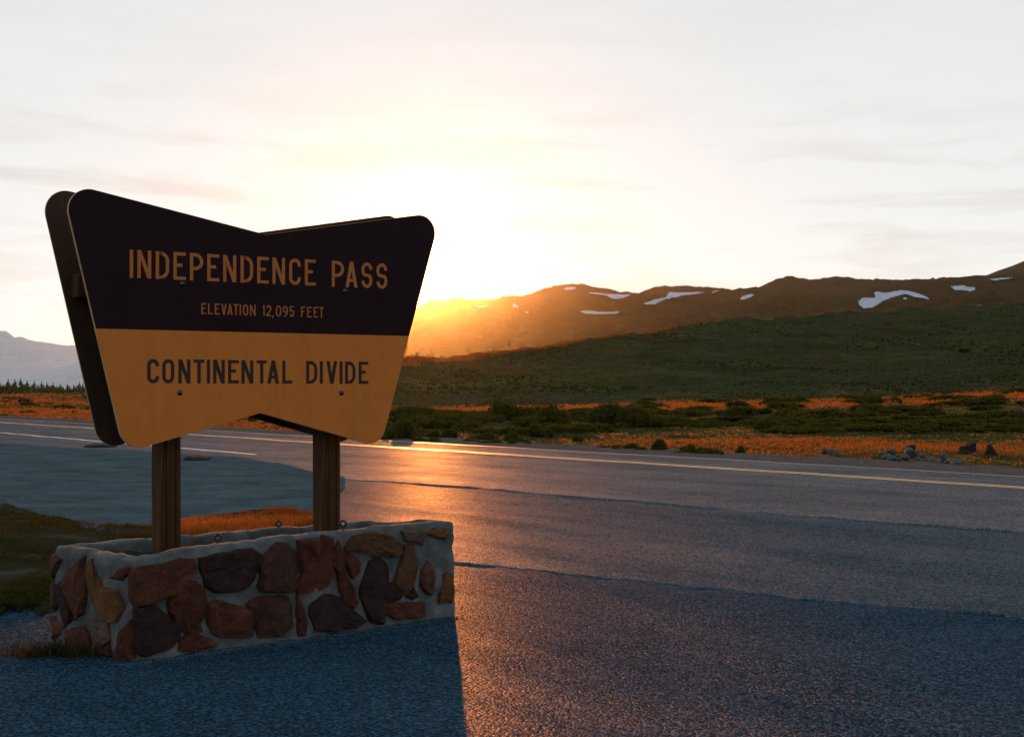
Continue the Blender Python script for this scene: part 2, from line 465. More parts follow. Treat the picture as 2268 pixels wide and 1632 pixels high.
ED_X = [-4000, -1500, -400, 0, 300, 520, 620, 690, 760, 1000, 1300, 1560, 1700, 1960, 2268, 2700, 3600, 5200]
ED_Y = [890, 905, 955, 984, 1003, 1014, 1030, 1050, 1062, 1079, 1105, 1127, 1138, 1160, 1183, 1218, 1290, 1420]
C2_X = [-4000, 700, 1000, 1200, 1400, 1600, 1800, 2000, 2150, 2268, 2700, 3600, 5200]
C2_Y = [1238, 1238, 1246, 1264, 1286, 1307, 1331, 1347, 1358, 1371, 1415, 1500, 1650]
ROAD_Z, UP_Z = 0.030, 0.010
def y_edge(x): return np.interp(x, ED_X, ED_Y)
def Yp(x, p):    # depth at which column x meets the line p across the road
    return p / (PR[0] * (x - CX) / F + PR[1])

def sheet(name, xs, Ynear, Yfar, z0, rows, mat, amp, lip=0.0, rag=0.0):
    xs = np.asarray(xs, float)
    Yn = Ynear(xs); Yf = Yfar(xs)
    if rag:
        Yn = Yn * (1 + rag * fbm(xs * 0.02, xs * 0 + 3, 4, 77, 0.65) * 0.01)
    t = np.linspace(0, 1, rows)[:, None]
    YY = Yn[None, :] * (Yf / Yn)[None, :] ** t
    XX = (xs[None, :] - CX) / F * YY
    ZZ = z0 + undul(XX, YY, amp)
    if lip:   # the edge breaks down here and there
        wear = smooth(-0.35, 0.5, fbm(xs * 0.006, xs * 0 + z0 * 90, 4, 31, 0.6))[None] * np.exp(-(YY - Yn[None]) / 0.5)
        ZZ = ZZ - wear * min(0.018, z0 * 0.8)
    V = np.stack([XX, YY, ZZ], -1)
    if lip:
        L = V[:1].copy(); L[..., 2] -= lip; L[..., 1] -= 0.012
        L[..., 0] = (xs - CX) / F * L[..., 1]
        V = np.concatenate([L, V])
    return tag(link(name, grid_mesh(name, V, True), mat), kind='structure')

XS = np.concatenate([np.linspace(-4000, -500, 120)[:-1], np.linspace(-500, 2800, 620), np.linspace(2800, 5200, 90)[1:]])
YG = lambda y: H * F / (y - HY)
sheet('parking_lot', XS, lambda x: 3.0 + 0 * x, lambda x: YG(np.interp(x, C2_X, C2_Y)) * 1.04, 0.0, 150, M_LOT, 0.009)
sheet('upper_pavement', XS, lambda x: YG(np.interp(x, C2_X, C2_Y)), lambda x: YG(y_edge(x)) * 1.03, UP_Z, 90, M_UPPER, 0.009, lip=0.04, rag=0.45)
XR = np.concatenate([np.linspace(-960, -500, 70)[:-1], np.linspace(-500, 2800, 620), np.linspace(2800, 4600, 70)[1:]])
ROAD_AMP = 0.009
sheet('road', XR, lambda x: YG(y_edge(x)), lambda x: Yp(x, 21.75), ROAD_Z, 110, M_ROAD, ROAD_AMP, lip=0.07, rag=0.35)
sheet('gravel_shoulder', XR, lambda x: Yp(x, 21.55), lambda x: Yp(x, 24.6 + 0.35 * fbm(x * 0.02, x * 0, 3, 8)), ROAD_Z - 0.03, 24, M_SHOULDER, 0.02)
GX = np.linspace(-1500, 764, 380)
VF_X = [-1500, -300, 0, 120, 200, 330, 400, 550, 640, 690, 720, 764]
VF_Y = [1080, 1110, 1128, 1150, 1165, 1170, 1158, 1136, 1133, 1140, 1108, 1068]
sheet('gravel_lot', GX, lambda x: YG(np.interp(x, VF_X, VF_Y) + 12), lambda x: YG(y_edge(x)) * 1.02, UP_Z + 0.014, 120, M_GRAVEL, 0.009, rag=3.0)
VX = np.linspace(-1500, 705, 300)
VN_X = [-1500, -300, 0, 90, 150, 300, 500, 705]
VN_Y = [1300, 1345, 1362, 1352, 1330, 1290, 1250, 1165]
def verge_z(X, Y): return UP_Z + 0.024 + undul(X, Y, 0.05)
sheet('verge', VX, lambda x: YG(np.interp(x, VN_X, VN_Y)), lambda x: YG(np.interp(x, VF_X, VF_Y)), UP_Z + 0.024, 60, M_SOIL, 0.05, lip=0.06, rag=2.5)

def stripe(name, p, w, xs, mat, z, label, cat='road marking'):
    Yc = Yp(xs, p)
    X = (xs - CX) / F * Yc
    pts = []
    for sgn in (-1, 1):
        x2 = X + PR[0] * sgn * w / 2; y2 = Yc + PR[1] * sgn * w / 2
        pts.append(np.stack([x2, y2, ROAD_Z + z + undul(x2, y2, ROAD_AMP)], -1))
    o = link(name, grid_mesh(name, np.stack(pts), True), mat)
    return o
road = bpy.data.objects['road']
xs_l = np.linspace(-950, 3600, 900)
for p_ in (18.93, 19.17):
    o = stripe('centre_line', p_, 0.11, xs_l, M_YLINE, 0.006, ''); o.parent = road
o = stripe('edge_line', 14.35, 0.13, np.linspace(-950, 566, 300), M_WLINE, 0.006, ''); o.parent = road
o = stripe('faded_edge_line', 21.5, 0.11, xs_l, M_WFADED, 0.006, ''); o.parent = road
# ------------------------------------------------------------------ far hills
def profile_ridge(name, xs, prof, dist, base_z, rows, mat, rough_amp, seed, kind='structure', back=0.35, start=0.5):
    """A ridge whose crest follows prof=[(x,y)...]; dist(x) is the distance of the crest."""
    px, py = zip(*prof)
    yc = np.interp(xs, px, py); Dc = dist(xs)
    Zc = H + (HY - yc) / F * Dc
    t = np.concatenate([np.linspace(0, 1, rows), 1 + np.linspace(0, 1, max(6, rows // 6))[1:] * back])[:, None]
    YY = Dc[None] * (start + (1 - start) * np.minimum(t, 1) + np.maximum(t - 1, 0))
    XX = (xs[None] - CX) / F * YY
    up = np.where(t <= 1, t ** 1.15, 1 - ((t - 1) / back) ** 1.2)
    ZZ = base_z + (Zc[None] - base_z) * up
    k = 1.0 / (0.03 * Dc.mean())
    n = fbm(XX * k, YY * k * 0.6, 6, seed, 0.55)
    env = np.sin(np.clip(t, 0, 1) * math.pi) ** 0.8
    ZZ = ZZ + rough_amp * n * env + rough_amp * 0.07 * fbm(XX * k * 6, YY * k * 6, 3, seed + 5) * (t > 0.6)
    V = np.stack([XX, YY, ZZ], -1)
    me = grid_mesh(name, V, True)
    o = tag(link(name, me, mat), kind=kind)
    return o, XX, YY, ZZ, rows

RP = [(-200, 905), (100, 893), (300, 872), (500, 815), (700, 740), (840, 705), (925, 680), (955, 665), (1010, 661), (1080, 663), (1115, 657), (1170, 653), (1200, 640), (1240, 630),
      (1290, 629), (1330, 638), (1370, 645), (1415, 648), (1455, 635), (1520, 632), (1570, 636), (1620, 641), (1680, 635), (1720, 618), (1750, 612),
      (1790, 618), (1818, 619), (1828, 615), (1870, 613), (1920, 618), (1990, 620), (2050, 618), (2190, 609), (2268, 606), (2600, 600), (3200, 620), (4200, 640)]
RX = np.linspace(-200, 4200, 900)
ridge_dist = lambda x: 5200 + 420 * np.sin(x * 0.004 + 1) + 200 * np.sin(x * 0.011)
ridge, RXX, RYY, RZZ, RROWS = profile_ridge('snowy_ridge_hill', RX, RP, ridge_dist, -170, 130, M_RIDGE, 42, 61)
profile_ridge('far_peak_hill', np.linspace(1900, 4600, 200), [(1900, 700), (2100, 640), (2185, 611), (2225, 594), (2268, 578), (2500, 500), (2800, 470), (3300, 520), (4600, 640)],
              lambda x: 6300 + 0 * x, -170, 50, M_RIDGE, 45, 91)

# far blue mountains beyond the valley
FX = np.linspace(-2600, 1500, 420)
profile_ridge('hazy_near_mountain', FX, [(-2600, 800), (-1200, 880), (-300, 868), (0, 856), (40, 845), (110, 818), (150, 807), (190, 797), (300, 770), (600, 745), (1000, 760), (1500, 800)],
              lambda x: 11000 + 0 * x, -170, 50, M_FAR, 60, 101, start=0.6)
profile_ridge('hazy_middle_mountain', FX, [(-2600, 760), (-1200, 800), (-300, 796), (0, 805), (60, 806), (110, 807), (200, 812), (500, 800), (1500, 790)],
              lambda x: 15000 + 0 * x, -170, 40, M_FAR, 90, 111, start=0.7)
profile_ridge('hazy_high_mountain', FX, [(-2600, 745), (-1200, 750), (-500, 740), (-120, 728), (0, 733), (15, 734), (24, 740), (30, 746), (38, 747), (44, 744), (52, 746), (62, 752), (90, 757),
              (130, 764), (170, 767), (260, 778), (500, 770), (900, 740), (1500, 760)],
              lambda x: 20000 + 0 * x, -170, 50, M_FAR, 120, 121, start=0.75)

# snow patches on the ridge
def cr6(pts): return [(825 + .3307 * a, 585 + .3307 * b) for a, b in pts]
def cr7(pts): return [(1518 + .3307 * a, 555 + .3307 * b) for a, b in pts]
SNOW = [
    (cr6([(1278, 172), (1300, 160), (1350, 157), (1368, 164), (1340, 175), (1300, 178)]), 'small oval snow patch just below the rounded hilltop'),
    (cr6([(1445, 194), (1500, 195), (1580, 205), (1732, 208), (1690, 228), (1640, 241), (1600, 234), (1570, 217), (1520, 209), (1460, 203)]), 'wedge-shaped snow patch right of the rounded hilltop, narrowing leftward'),
    (cr6([(1815, 270), (1880, 242), (1960, 228), (1985, 192), (2060, 195), (2225, 191), (2180, 203), (2080, 215), (1960, 240), (1890, 272), (1840, 277)]), 'long slanting snow patch with a thick stepped middle'),
    (cr6([(1388, 320), (1430, 314), (1520, 324), (1600, 324), (1650, 320), (1650, 333), (1590, 339), (1500, 341), (1420, 336)]), 'flat narrow snow patch lowest on the brown slope'),
    (cr6([(685, 279), (730, 286), (780, 284), (740, 296), (705, 294)]), 'thin snow patch nearest the sun glare'),
    (cr6([(945, 266), (975, 284), (972, 297), (935, 294)]), 'small triangular snow patch left of the rounded hilltop'),
    (cr6([(1022, 324), (1047, 324), (1042, 333), (1026, 333)]), 'tiny snow speck below the triangular patch'),
    (cr7([(172, 281), (218, 271), (228, 276), (182, 286)]), 'thin snow sliver beside the long slanting patch'),
    (cr7([(362, 331), (380, 310), (430, 297), (468, 299), (440, 316), (390, 333)]), 'small leaf-shaped snow patch midway along the ridge'),
    (cr7([(1155, 345), (1180, 322), (1270, 320), (1262, 285), (1290, 279), (1330, 290), (1440, 269), (1500, 276), (1560, 293), (1610, 313), (1638, 334), (1590, 324), (1540, 317), (1470, 295), (1400, 312), (1330, 337), (1250, 388), (1190, 391), (1160, 367)]), 'largest snow patch, broad at its lower end with a curved tail'),
    (cr7([(1453, 319), (1480, 321), (1482, 331), (1460, 331)]), 'tiny snow spot under the curved tail of the largest patch'),
    (cr7([(1775, 244), (1860, 237), (1890, 251), (1937, 249), (1937, 269), (1895, 279), (1880, 271), (1800, 269)]), 'ragged snow patch high on the ridge toward the peak'),
    (cr7([(2035, 197), (2120, 187), (2197, 184), (2150, 196), (2060, 205)]), 'long thin snow streak below the far peak'),
]
def inside(px, py, poly):
    r = np.zeros(px.shape, bool); n = len(poly)
    for i in range(n):
        x1, y1 = poly[i]; x2, y2 = poly[(i + 1) % n]
        c = ((y1 > py) != (y2 > py)) & (px < (x2 - x1) * (py - y1) / (y2 - y1 + 1e-12) + x1)
        r ^= c
    return r
def ridge_hit(x, y):
    """point of the ridge surface that shows at pixel (x, y): the first row of its column that rises to it"""
    j = min(max(int(round((x - RX[0]) / (RX[1] - RX[0]))), 0), len(RX) - 1)
    f = np.clip((x - RX[0]) / (RX[1] - RX[0]) - math.floor((x - RX[0]) / (RX[1] - RX[0])), 0, 1)
    j0 = int(math.floor((x - RX[0]) / (RX[1] - RX[0]))); j1 = j0 + 1
    Yc = RYY[:RROWS, j0] * (1 - f) + RYY[:RROWS, j1] * f
    Zc = RZZ[:RROWS, j0] * (1 - f) + RZZ[:RROWS, j1] * f
    sy = HY - F * (Zc - H) / Yc
    k = np.argmax(sy < y)
    if k == 0: k = RROWS - 1
    a = np.clip((y - sy[k - 1]) / (sy[k] - sy[k - 1] + 1e-9), 0, 1)
    Yv = Yc[k - 1] * (1 - a) + Yc[k] * a; Zv = Zc[k - 1] * (1 - a) + Zc[k] * a
    return ((x - CX) / F * Yv, Yv, Zv)
for poly, lab in SNOW:
    xs_ = [q[0] for q in poly]; ys_ = [q[1] for q in poly]
    st = 0.6
    gx = np.arange(min(xs_), max(xs_) + st, st); gy = np.arange(min(ys_), max(ys_) + st, st * 0.7)
    GXX, GYY = np.meshgrid(gx[:-1] + st / 2, gy[:-1] + st * .35)
    wob = 1.5 * fbm(GXX * 0.30, GYY * 0.6, 4, 5, 0.7)
    keep = inside(GXX + wob, GYY + wob * 0.5, poly)
    bm = bmesh.new(); cache = {}
    def vert(i, j):
        if (i, j) not in cache:
            X, Y, Z = ridge_hit(gx[i], gy[j]); cache[(i, j)] = bm.verts.new((X * 0.9995, Y * 0.9995 - 5, Z + 2.0))
        return cache[(i, j)]
    for j, i in zip(*np.nonzero(keep)):
        bm.faces.new([vert(i, j), vert(i, j + 1), vert(i + 1, j + 1), vert(i + 1, j)])
    me = bm_mesh('snow_patch', bm, True)
    tag(link('snow_patch', me, M_SNOW), lab, 'snow', 'snow patches on the ridge')

# ------------------------------------------------------------------ the sign
SD = Vector((4866.0, 3300.0, 0)).normalized()         # along the sign, left to right
SN = Vector((-SD.y, SD.x, 0))                          # away from the viewer
SC0 = Vector((-1.64, 9.31, 0))                         # midpoint of the posts
GAP = 0.44
T_BOARD = 0.022
P_FRONT = SC0 - SN * (GAP / 2)
def su(x, y):
    """(u, z) on the front board's face for a pixel"""
    q = on_plane(x, y, P_FRONT, SN)
    return ((q - P_FRONT).dot(SD), q.z)
def line_x(p, q, r, s):
    a1 = (q[1] - p[1]) / (q[0] - p[0]); a2 = (s[1] - r[1]) / (s[0] - r[0])
    x = (r[1] - p[1] + a1 * p[0] - a2 * r[0]) / (a1 - a2)
    return (x, p[1] + a1 * (x - p[0]))
Ll = ((149.3, 462.8), (262.5, 944.2)); Rl = ((963.5, 524), (852.3, 953))
TL = ((201.2, 418.7), (540, 506.9)); TR = ((589, 519.3), (933.1, 475.6))
BL = ((336.9, 985.2), (573.8, 915.5)); BR = ((581, 916.0), (790, 975.5))
corners = [line_x(*Ll, *TL), line_x(*TL, *TR), line_x(*TR, *Rl), line_x(*Rl, *BR), line_x(*BR, *BL), line_x(*BL, *Ll)]
cuv = [su(*c) for c in corners]
def rounded(pts, radii, seg=12):
    out = []; n = len(pts)
    for i, r in enumerate(radii):
        p = Vector(pts[i]); a = (Vector(pts[i - 1]) - p).normalized(); b = (Vector(pts[(i + 1) % n]) - p).normalized()
        if r <= 0: out.append(tuple(p)); continue
        ang = a.angle(b); d = r / math.tan(ang / 2)
        c = p + (a + b).normalized() * (r / math.sin(ang / 2))
        s = p + a * d - c; e = p + b * d - c
        a0 = math.atan2(s.y, s.x); a1 = math.atan2(e.y, e.x)
        da = (a1 - a0 + math.pi) % (2 * math.pi) - math.pi
        for k in range(seg + 1):
            t = a0 + da * k / seg
            out.append((c.x + r * math.cos(t), c.y + r * math.sin(t)))
    return out
outline = rounded(cuv, [0.125, 0, 0.115, 0.115, 0, 0.125])
zdl = su(213.5, 727.5); zdr = su(907.7, 744.5)
Z_DIV = (zdl[1] + zdr[1]) / 2

sign = bpy.data.objects.new('pass_sign', None); COL.objects.link(sign)
sign.location = (SC0.x, SC0.y, 0)
sign.rotation_euler = (0, 0, math.atan2(SD.y, SD.x))
tag(sign, 'large brown and ochre double-sided pass sign on two timber posts', 'sign')
# local frame of the sign: x = u, y = depth away from viewer, z up
def plate(pts, y0, y1):
    bm = bmesh.new()
    pts = [p for i, p in enumerate(pts) if math.hypot(p[0] - pts[i - 1][0], p[1] - pts[i - 1][1]) > 1e-6]
    a = [bm.verts.new((u, y0, z)) for u, z in pts]; b = [bm.verts.new((u, y1, z)) for u, z in pts]
    n = len(pts)
    fa = bm.faces.new(a); fb = bm.faces.new(b[::-1])
    for i in range(n): bm.faces.new([a[i], b[i], b[(i + 1) % n], a[(i + 1) % n]])
    bm.normal_update()
    bmesh.ops.triangulate(bm, faces=[fa, fb], ngon_method='EAR_CLIP')
    return bm
YF = -GAP / 2; YB = GAP / 2
front = link('front_board', bm_mesh('front_board', plate(outline, YF, YF + T_BOARD)), M_EDGE, sign)
front['label'] = 'front board lettered INDEPENDENCE PASS and CONTINENTAL DIVIDE'
zlo = min(p[1] for p in outline); zhi = max(p[1] for p in outline)
rear_outline = [(u, z + 0.036 * max(0, (z - zlo) / (zhi - zlo)) ** 1.5) for u, z in outline]   # the rear board stands a little taller
rear = link('rear_board', bm_mesh('rear_board', plate(rear_outline, YB - T_BOARD, YB)), M_BOARDBACK, sign)
rear['label'] = 'dark rear board showing behind the front one'
edge = link('rear_board_rim', bm_mesh('rear_board_rim', plate([(u * 1.0015, 1.9 + (z - 1.9) * 1.0015) for u, z in rear_outline], YB - T_BOARD * 0.7, YB - T_BOARD * 0.25)), M_EDGE, rear)
def clip(pts, z0, above):
    out = []
    n = len(pts)
    for i in range(n):
        p, q = pts[i], pts[(i + 1) % n]
        pin = (p[1] >= z0) == above; qin = (q[1] >= z0) == above
        if pin: out.append(p)
        if pin != qin:
            t = (z0 - p[1]) / (q[1] - p[1]); out.append((p[0] + (q[0] - p[0]) * t, z0))
    return out
inset = rounded([(u * 0.9975, 1.92 + (z - 1.92) * 0.9965) for u, z in cuv], [0.123, 0, 0.113, 0.113, 0, 0.123])
upf = link('upper_field', bm_mesh('upper_field', plate(clip(inset, Z_DIV, True), YF - 0.0018, YF - 0.0002)), M_BROWN, front)
upf['label'] = 'dark brown painted upper field'
lof = link('lower_field', bm_mesh('lower_field', plate(clip(inset, Z_DIV, False), YF - 0.0018, YF - 0.0002)), M_YELLOW, front)
lof['label'] = 'ochre painted lower field'

# lettering: condensed road-sign capitals drawn as strokes
def arc(cx, cy, rx, ry, a0, a1, n=12):
    return [(cx + rx * math.cos(R(a0 + (a1 - a0) * i / n)), cy + ry * math.sin(R(a0 + (a1 - a0) * i / n))) for i in range(n + 1)]
def glyph(c, w, h, t):
    k = t / 2; L, Rr, B, T = k, w - k, k, h - k; q = t * 1.12
    lines, polys = [], []
    rx = w / 2 - k; ry = min(rx * 1.05, h * 0.25)
    stem = lambda x: polys.append([(x - k, 0), (x + k, 0), (x + k, h), (x - k, h)])
    bar = lambda y, x1, x0=None: polys.append([(t if x0 is None else x0, y - k * .92), (x1, y - k * .92), (x1, y + k * .92), (t if x0 is None else x0, y + k * .92)])
    if c == 'I': stem(w / 2)
    elif c == 'N':
        stem(L); stem(Rr); polys.append([(0, h), (q, h), (w, 0), (w - q, 0)])
    elif c == 'D':
        r = min(w * 0.62, h * 0.28)
        stem(L); lines.append(([(t * .9, B)] + [(w * 0.42, B)] + arc(Rr - r, B + r, r, r, -90, 0)[1:] + arc(Rr - r, T - r, r, r, 0, 90) + [(w * 0.42, T), (t * .9, T)], False))
    elif c in 'EF':
        stem(L); bar(T, w); bar(h * 0.53, w * 0.74)
        if c == 'E': bar(B, w)
    elif c == 'L': stem(L); bar(B, w)
    elif c == 'T': stem(w / 2); polys.append([(0, h - t * .92), (w, h - t * .92), (w, h), (0, h)])
    elif c == 'P':
        y0 = h * 0.44; r = (T - y0) / 2
        r2 = min(r, w * 0.6)
        stem(L); lines.append(([(t * .9, y0), (Rr - r2, y0)] + arc(Rr - r2, y0 + r2, r2, r2, -90, 0)[1:] + arc(Rr - r2, T - r2, r2, r2, 0, 90) + [(t * .9, T)], False))
    elif c == 'V':
        polys.append([(0, h), (q, h), (w / 2 + q / 2, 0), (w / 2 - q / 2, 0)]); polys.append([(w - q, h), (w, h), (w / 2 + q / 2, 0), (w / 2 - q / 2, 0)])
    elif c == 'A':
        polys.append([(0, 0), (q, 0), (w / 2 + q / 2, h), (w / 2 - q / 2, h)]); polys.append([(w - q, 0), (w, 0), (w / 2 + q / 2, h), (w / 2 - q / 2, h)])
        polys.append([(w * .24, h * .22), (w * .76, h * .22), (w * .72, h * .22 + t * .85), (w * .28, h * .22 + t * .85)])
    elif c in 'O0':
        lines.append((arc(w / 2, T - ry, rx, ry, 0, 180) + arc(w / 2, B + ry, rx, ry, 180, 360), True))
    elif c == 'C':
        lines.append(([(Rr, h * 0.70)] + arc(w / 2, T - ry, rx, ry, 0, 180) + arc(w / 2, B + ry, rx, ry, 180, 360) + [(Rr, h * 0.30)], False))
    elif c == 'S':
        r2 = h * 0.235
        lines.append((arc(w / 2, T - r2, rx, r2, 5, 232, 16) + arc(w / 2, B + r2, rx, r2, 52, -175, 16), False))
    elif c == '1':
        stem(w - k); polys.append([(0, h - t * 1.9), (w - t, h - t * .9), (w - t, h), (0, h - t * .9)])
    elif c == '2':
        lines.append((arc(w / 2, T - ry, rx, ry, 165, 0) + [(Rr, h * 0.62), (w * 0.62, h * 0.36), (L, t * 1.3), (L, B)], False)); bar(B, w, 0)
    elif c == '9':
        y0 = h * 0.42
        lines.append((arc(w / 2, T - ry, rx, ry, 0, 180) + arc(w / 2, y0 + ry, rx, ry, 180, 360), True))
        lines.append(([(Rr, h * .6), (Rr, h * .45), (Rr * .88, h * .25), (w * .35, 0)], False))
    elif c == '5':
        y0 = h * 0.60; ry2 = (y0 - B) / 2
        bar(T, w, 0); lines.append(([(L, T), (L, h * 0.52), (w * .3, y0)] + arc(w / 2, y0 - ry2, rx, ry2, 80, -160, 18), False))
    elif c == ',':
        polys.append([(0, -h * .17), (t * .7, -h * .17), (w, t * .6), (w * .3, t * .6)])
    return lines, polys
def ribbon(pts, t, closed):
    n = len(pts); L, Rr = [], []
    for i in range(n):
        p = Vector(pts[i])
        a = Vector(pts[i - 1]) if (i > 0 or closed) else None
        b = Vector(pts[(i + 1) % n]) if (i < n - 1 or closed) else None
        if a is not None and (p - a).length < 1e-7: a = Vector(pts[i - 2])
        if b is not None and (b - p).length < 1e-7: b = Vector(pts[(i + 2) % n])
        d1 = (p - a).normalized() if a is not None else (b - p).normalized()
        d2 = (b - p).normalized() if b is not None else d1
        n1 = Vector((-d1.y, d1.x)); n2 = Vector((-d2.y, d2.x)); m = (n1 + n2)
        m = m.normalized() if m.length > 1e-6 else n1
        s = t / 2 / max(0.5, m.dot(n1))
        L.append(p + m * s); Rr.append(p - m * s)
    return L, Rr
def letter(c, u0, u1, z0, z1, t, mat):
    w = u1 - u0; h = z1 - z0
    bm = bmesh.new(); lay = 0
    def solid(pts):
        nonlocal lay
        y = YF - 0.0030 - lay * 0.00012; lay += 1
        a = [bm.verts.new((u0 + p[0], y, z0 + p[1])) for p in pts]
        b = [bm.verts.new((u0 + p[0], YF - 0.0016, z0 + p[1])) for p in pts]
        bm.faces.new(a)
        for i in range(len(a)): bm.faces.new([a[i], b[i], b[(i + 1) % len(a)], a[(i + 1) % len(a)]])
    lines, polys = glyph(c, w, h, t)
    for p in polys: solid(p)
    for pts, closed in lines:
        Lp, Rp = ribbon(pts, t, closed)
        y = YF - 0.0030 - lay * 0.00012; lay += 1
        n = len(pts)
        a = [bm.verts.new((u0 + p.x, y, z0 + p.y)) for p in Lp]; b = [bm.verts.new((u0 + p.x, y, z0 + p.y)) for p in Rp]
        a2 = [bm.verts.new((u0 + p.x, YF - 0.0016, z0 + p.y)) for p in Lp]; b2 = [bm.verts.new((u0 + p.x, YF - 0.0016, z0 + p.y)) for p in Rp]
        for i in range(n if closed else n - 1):
            j = (i + 1) % n
            bm.faces.new([a[i], a[j], b[j], b[i]]); bm.faces.new([a[i], a2[i], a2[j], a[j]]); bm.faces.new([b[i], b[j], b2[j], b2[i]])
    link('letter', bm_mesh('letter', bm), mat, front)
def textline(items, zt, zb, t, mat):
    for c, x0, x1, ymid in items:
        u0 = su(x0, ymid)[0]; u1 = su(x1, ymid)[0]
        letter(c, u0, u1, zb, zt, t, mat)
s1 = lambda a: 270 + .205 * a
s2 = lambda a: 525 + .2206 * a
s3 = lambda a: 300 + .2381 * a
L1 = [('I', 80, 123), ('N', 165, 315), ('D', 363, 508), ('E', 555, 688), ('P', 733, 877), ('E', 920, 1050), ('N', 1092, 1233), ('D', 1280, 1415), ('E', 1460, 1585), ('N', 1625, 1760), ('C', 1805, 1930), ('E', 1975, 2092)]
items = [(c, s1(a), s1(b), 590 + .0455 * (s1(a) - 290)) for c, a, b in L1] + [(c, s2(a), s2(b), 610) for c, a, b in (('P', 950, 1072), ('A', 1087, 1208), ('S', 1247, 1357), ('S', 1397, 1507))]
zt = (su(s1(100), 525 + .205 * 137)[1] + su(s1(2035), 525 + .205 * 243)[1]) / 2
zb = (su(s1(100), 525 + .205 * 440)[1] + su(s1(2035), 525 + .205 * 527)[1]) / 2
textline(items, zt, zb, 0.0205, M_LETTER)
L2 = [('E', 857, 910), ('L', 930, 980), ('E', 1002, 1053), ('V', 1073, 1128), ('A', 1137, 1195), ('T', 1205, 1255), ('I', 1270, 1284), ('O', 1307, 1362), ('N', 1382, 1442), ('1', 1520, 1540), ('2', 1558, 1610),
      (',', 1622, 1640), ('0', 1662, 1718), ('9', 1738, 1790), ('5', 1810, 1858), ('F', 1935, 1980), ('E', 2000, 2050), ('E', 2070, 2118), ('T', 2130, 2178)]
zt2 = (su(s1(880), 525 + .205 * 715)[1] + su(s1(2150), 525 + .205 * 758)[1]) / 2
zb2 = (su(s1(880), 525 + .205 * 833)[1] + su(s1(2150), 525 + .205 * 871)[1]) / 2
textline([(c, s1(a), s1(b), 690) for c, a, b in L2], zt2, zb2, 0.0076, M_LETTER)
L3 = [('C', 108, 218), ('O', 248, 360), ('N', 398, 510), ('T', 540, 640), ('I', 662, 695), ('N', 722, 830), ('E', 860, 960), ('N', 985, 1095), ('T', 1127, 1220), ('A', 1225, 1335), ('L', 1365, 1458),
      ('D', 1587, 1690), ('I', 1712, 1743), ('V', 1775, 1875), ('I', 1895, 1928), ('D', 1948, 2045), ('E', 2075, 2165)]
zt3 = (su(s3(160), 765 + .2381 * 126)[1] + su(s3(2120), 765 + .2381 * 149)[1]) / 2
zb3 = (su(s3(160), 765 + .2381 * 352)[1] + su(s3(2120), 765 + .2381 * 357)[1]) / 2
textline([(c, s3(a), s3(b), 824) for c, a, b in L3], zt3, zb3, 0.0208, M_DARKLET)
for bx_, by_ in ((404, 629), (764, 645), (398, 869.5), (756, 870)):
    u, z = su(bx_, by_)
    bm = bmesh.new()
    prof = [(0.0, -0.011), (0.005, -0.0105), (0.009, -0.008), (0.011, -0.004), (0.0165, -0.004), (0.0165, -0.0012)]
    n = 16; rings = []
    for r, d in prof:
        rings.append([bm.verts.new((u + r * math.cos(2 * math.pi * i / n), YF + d, z + r * math.sin(2 * math.pi * i / n))) for i in range(n)] if r else [bm.verts.new((u, YF + d, z))] * n)
    for a, b in zip(rings, rings[1:]):
        for i in range(n):
            vs = [a[i], a[(i + 1) % n], b[(i + 1) % n], b[i]]
            vs = list(dict.fromkeys(vs))
            bm.faces.new(vs)
    link('bolt', bm_mesh('bolt', bm, True), M_STEEL, front)

# posts and beams
def timber(w, d, z0, z1, seed):
    """squared post with worn arrises and drying checks"""
    rn = random.Random(seed)
    hw, hd = w / 2, d / 2; ch = 0.012
    prof = [(-hw + ch, -hd)]
    for cxk in (rn.uniform(-.035, -.02), rn.uniform(.02, .04)):
        prof += [(cxk - .003, -hd), (cxk, -hd + .016), (cxk + .003, -hd)]
    prof += [(hw - ch, -hd), (hw, -hd + ch), (hw, hd - ch), (hw - ch, hd), (-hw + ch, hd), (-hw, hd - ch)]
    c = rn.uniform(-.02, .02)
    prof += [(-hw, c + .003), (-hw + .014, c), (-hw, c - .003), (-hw, -hd + ch)]
    bm = bmesh.new(); rows = []
    N = 14
    for k in range(N + 1):
        z = z0 + (z1 - z0) * k / N
        rows.append([bm.verts.new((x + rn.uniform(-.0012, .0012), y + rn.uniform(-.0012, .0012), z)) for x, y in prof])
    for a, b in zip(rows, rows[1:]):
        for i in range(len(a)):
            j = (i + 1) % len(a); bm.faces.new([a[i], a[j], b[j], b[i]])
    bm.faces.new(rows[0][::-1]); bm.faces.new(rows[-1])
    return bm
def post_u(x):
    d = Vector(((x - CX) / F, 1.0))
    t = np.linalg.solve(np.array([[SD.x, -d.x], [SD.y, -d.y]]), np.array([-SC0.x, -SC0.y]))
    return t[0]
UL, UR = post_u(368), post_u(723)
for i, u in enumerate((UL, UR)):
    o = link('post', bm_mesh('post', timber(0.138, 0.138, 0.30, 2.30, 5 + i)), M_WOOD, sign, (u, 0, 0))
u_end = su(165, 627)[0] + 0.02
def box(x0, x1, y0, y1, z0, z1, bev=0.006):
    bm = bmesh.new()
    bmesh.ops.create_cube(bm, size=1)
    for v in bm.verts:
        v.co = (x0 + (v.co.x + .5) * (x1 - x0), y0 + (v.co.y + .5) * (y1 - y0), z0 + (v.co.z + .5) * (z1 - z0))
    bmesh.ops.bevel(bm, geom=bm.edges[:], offset=bev, segments=1, affect='EDGES')
    return bm
zbeam = 2.12
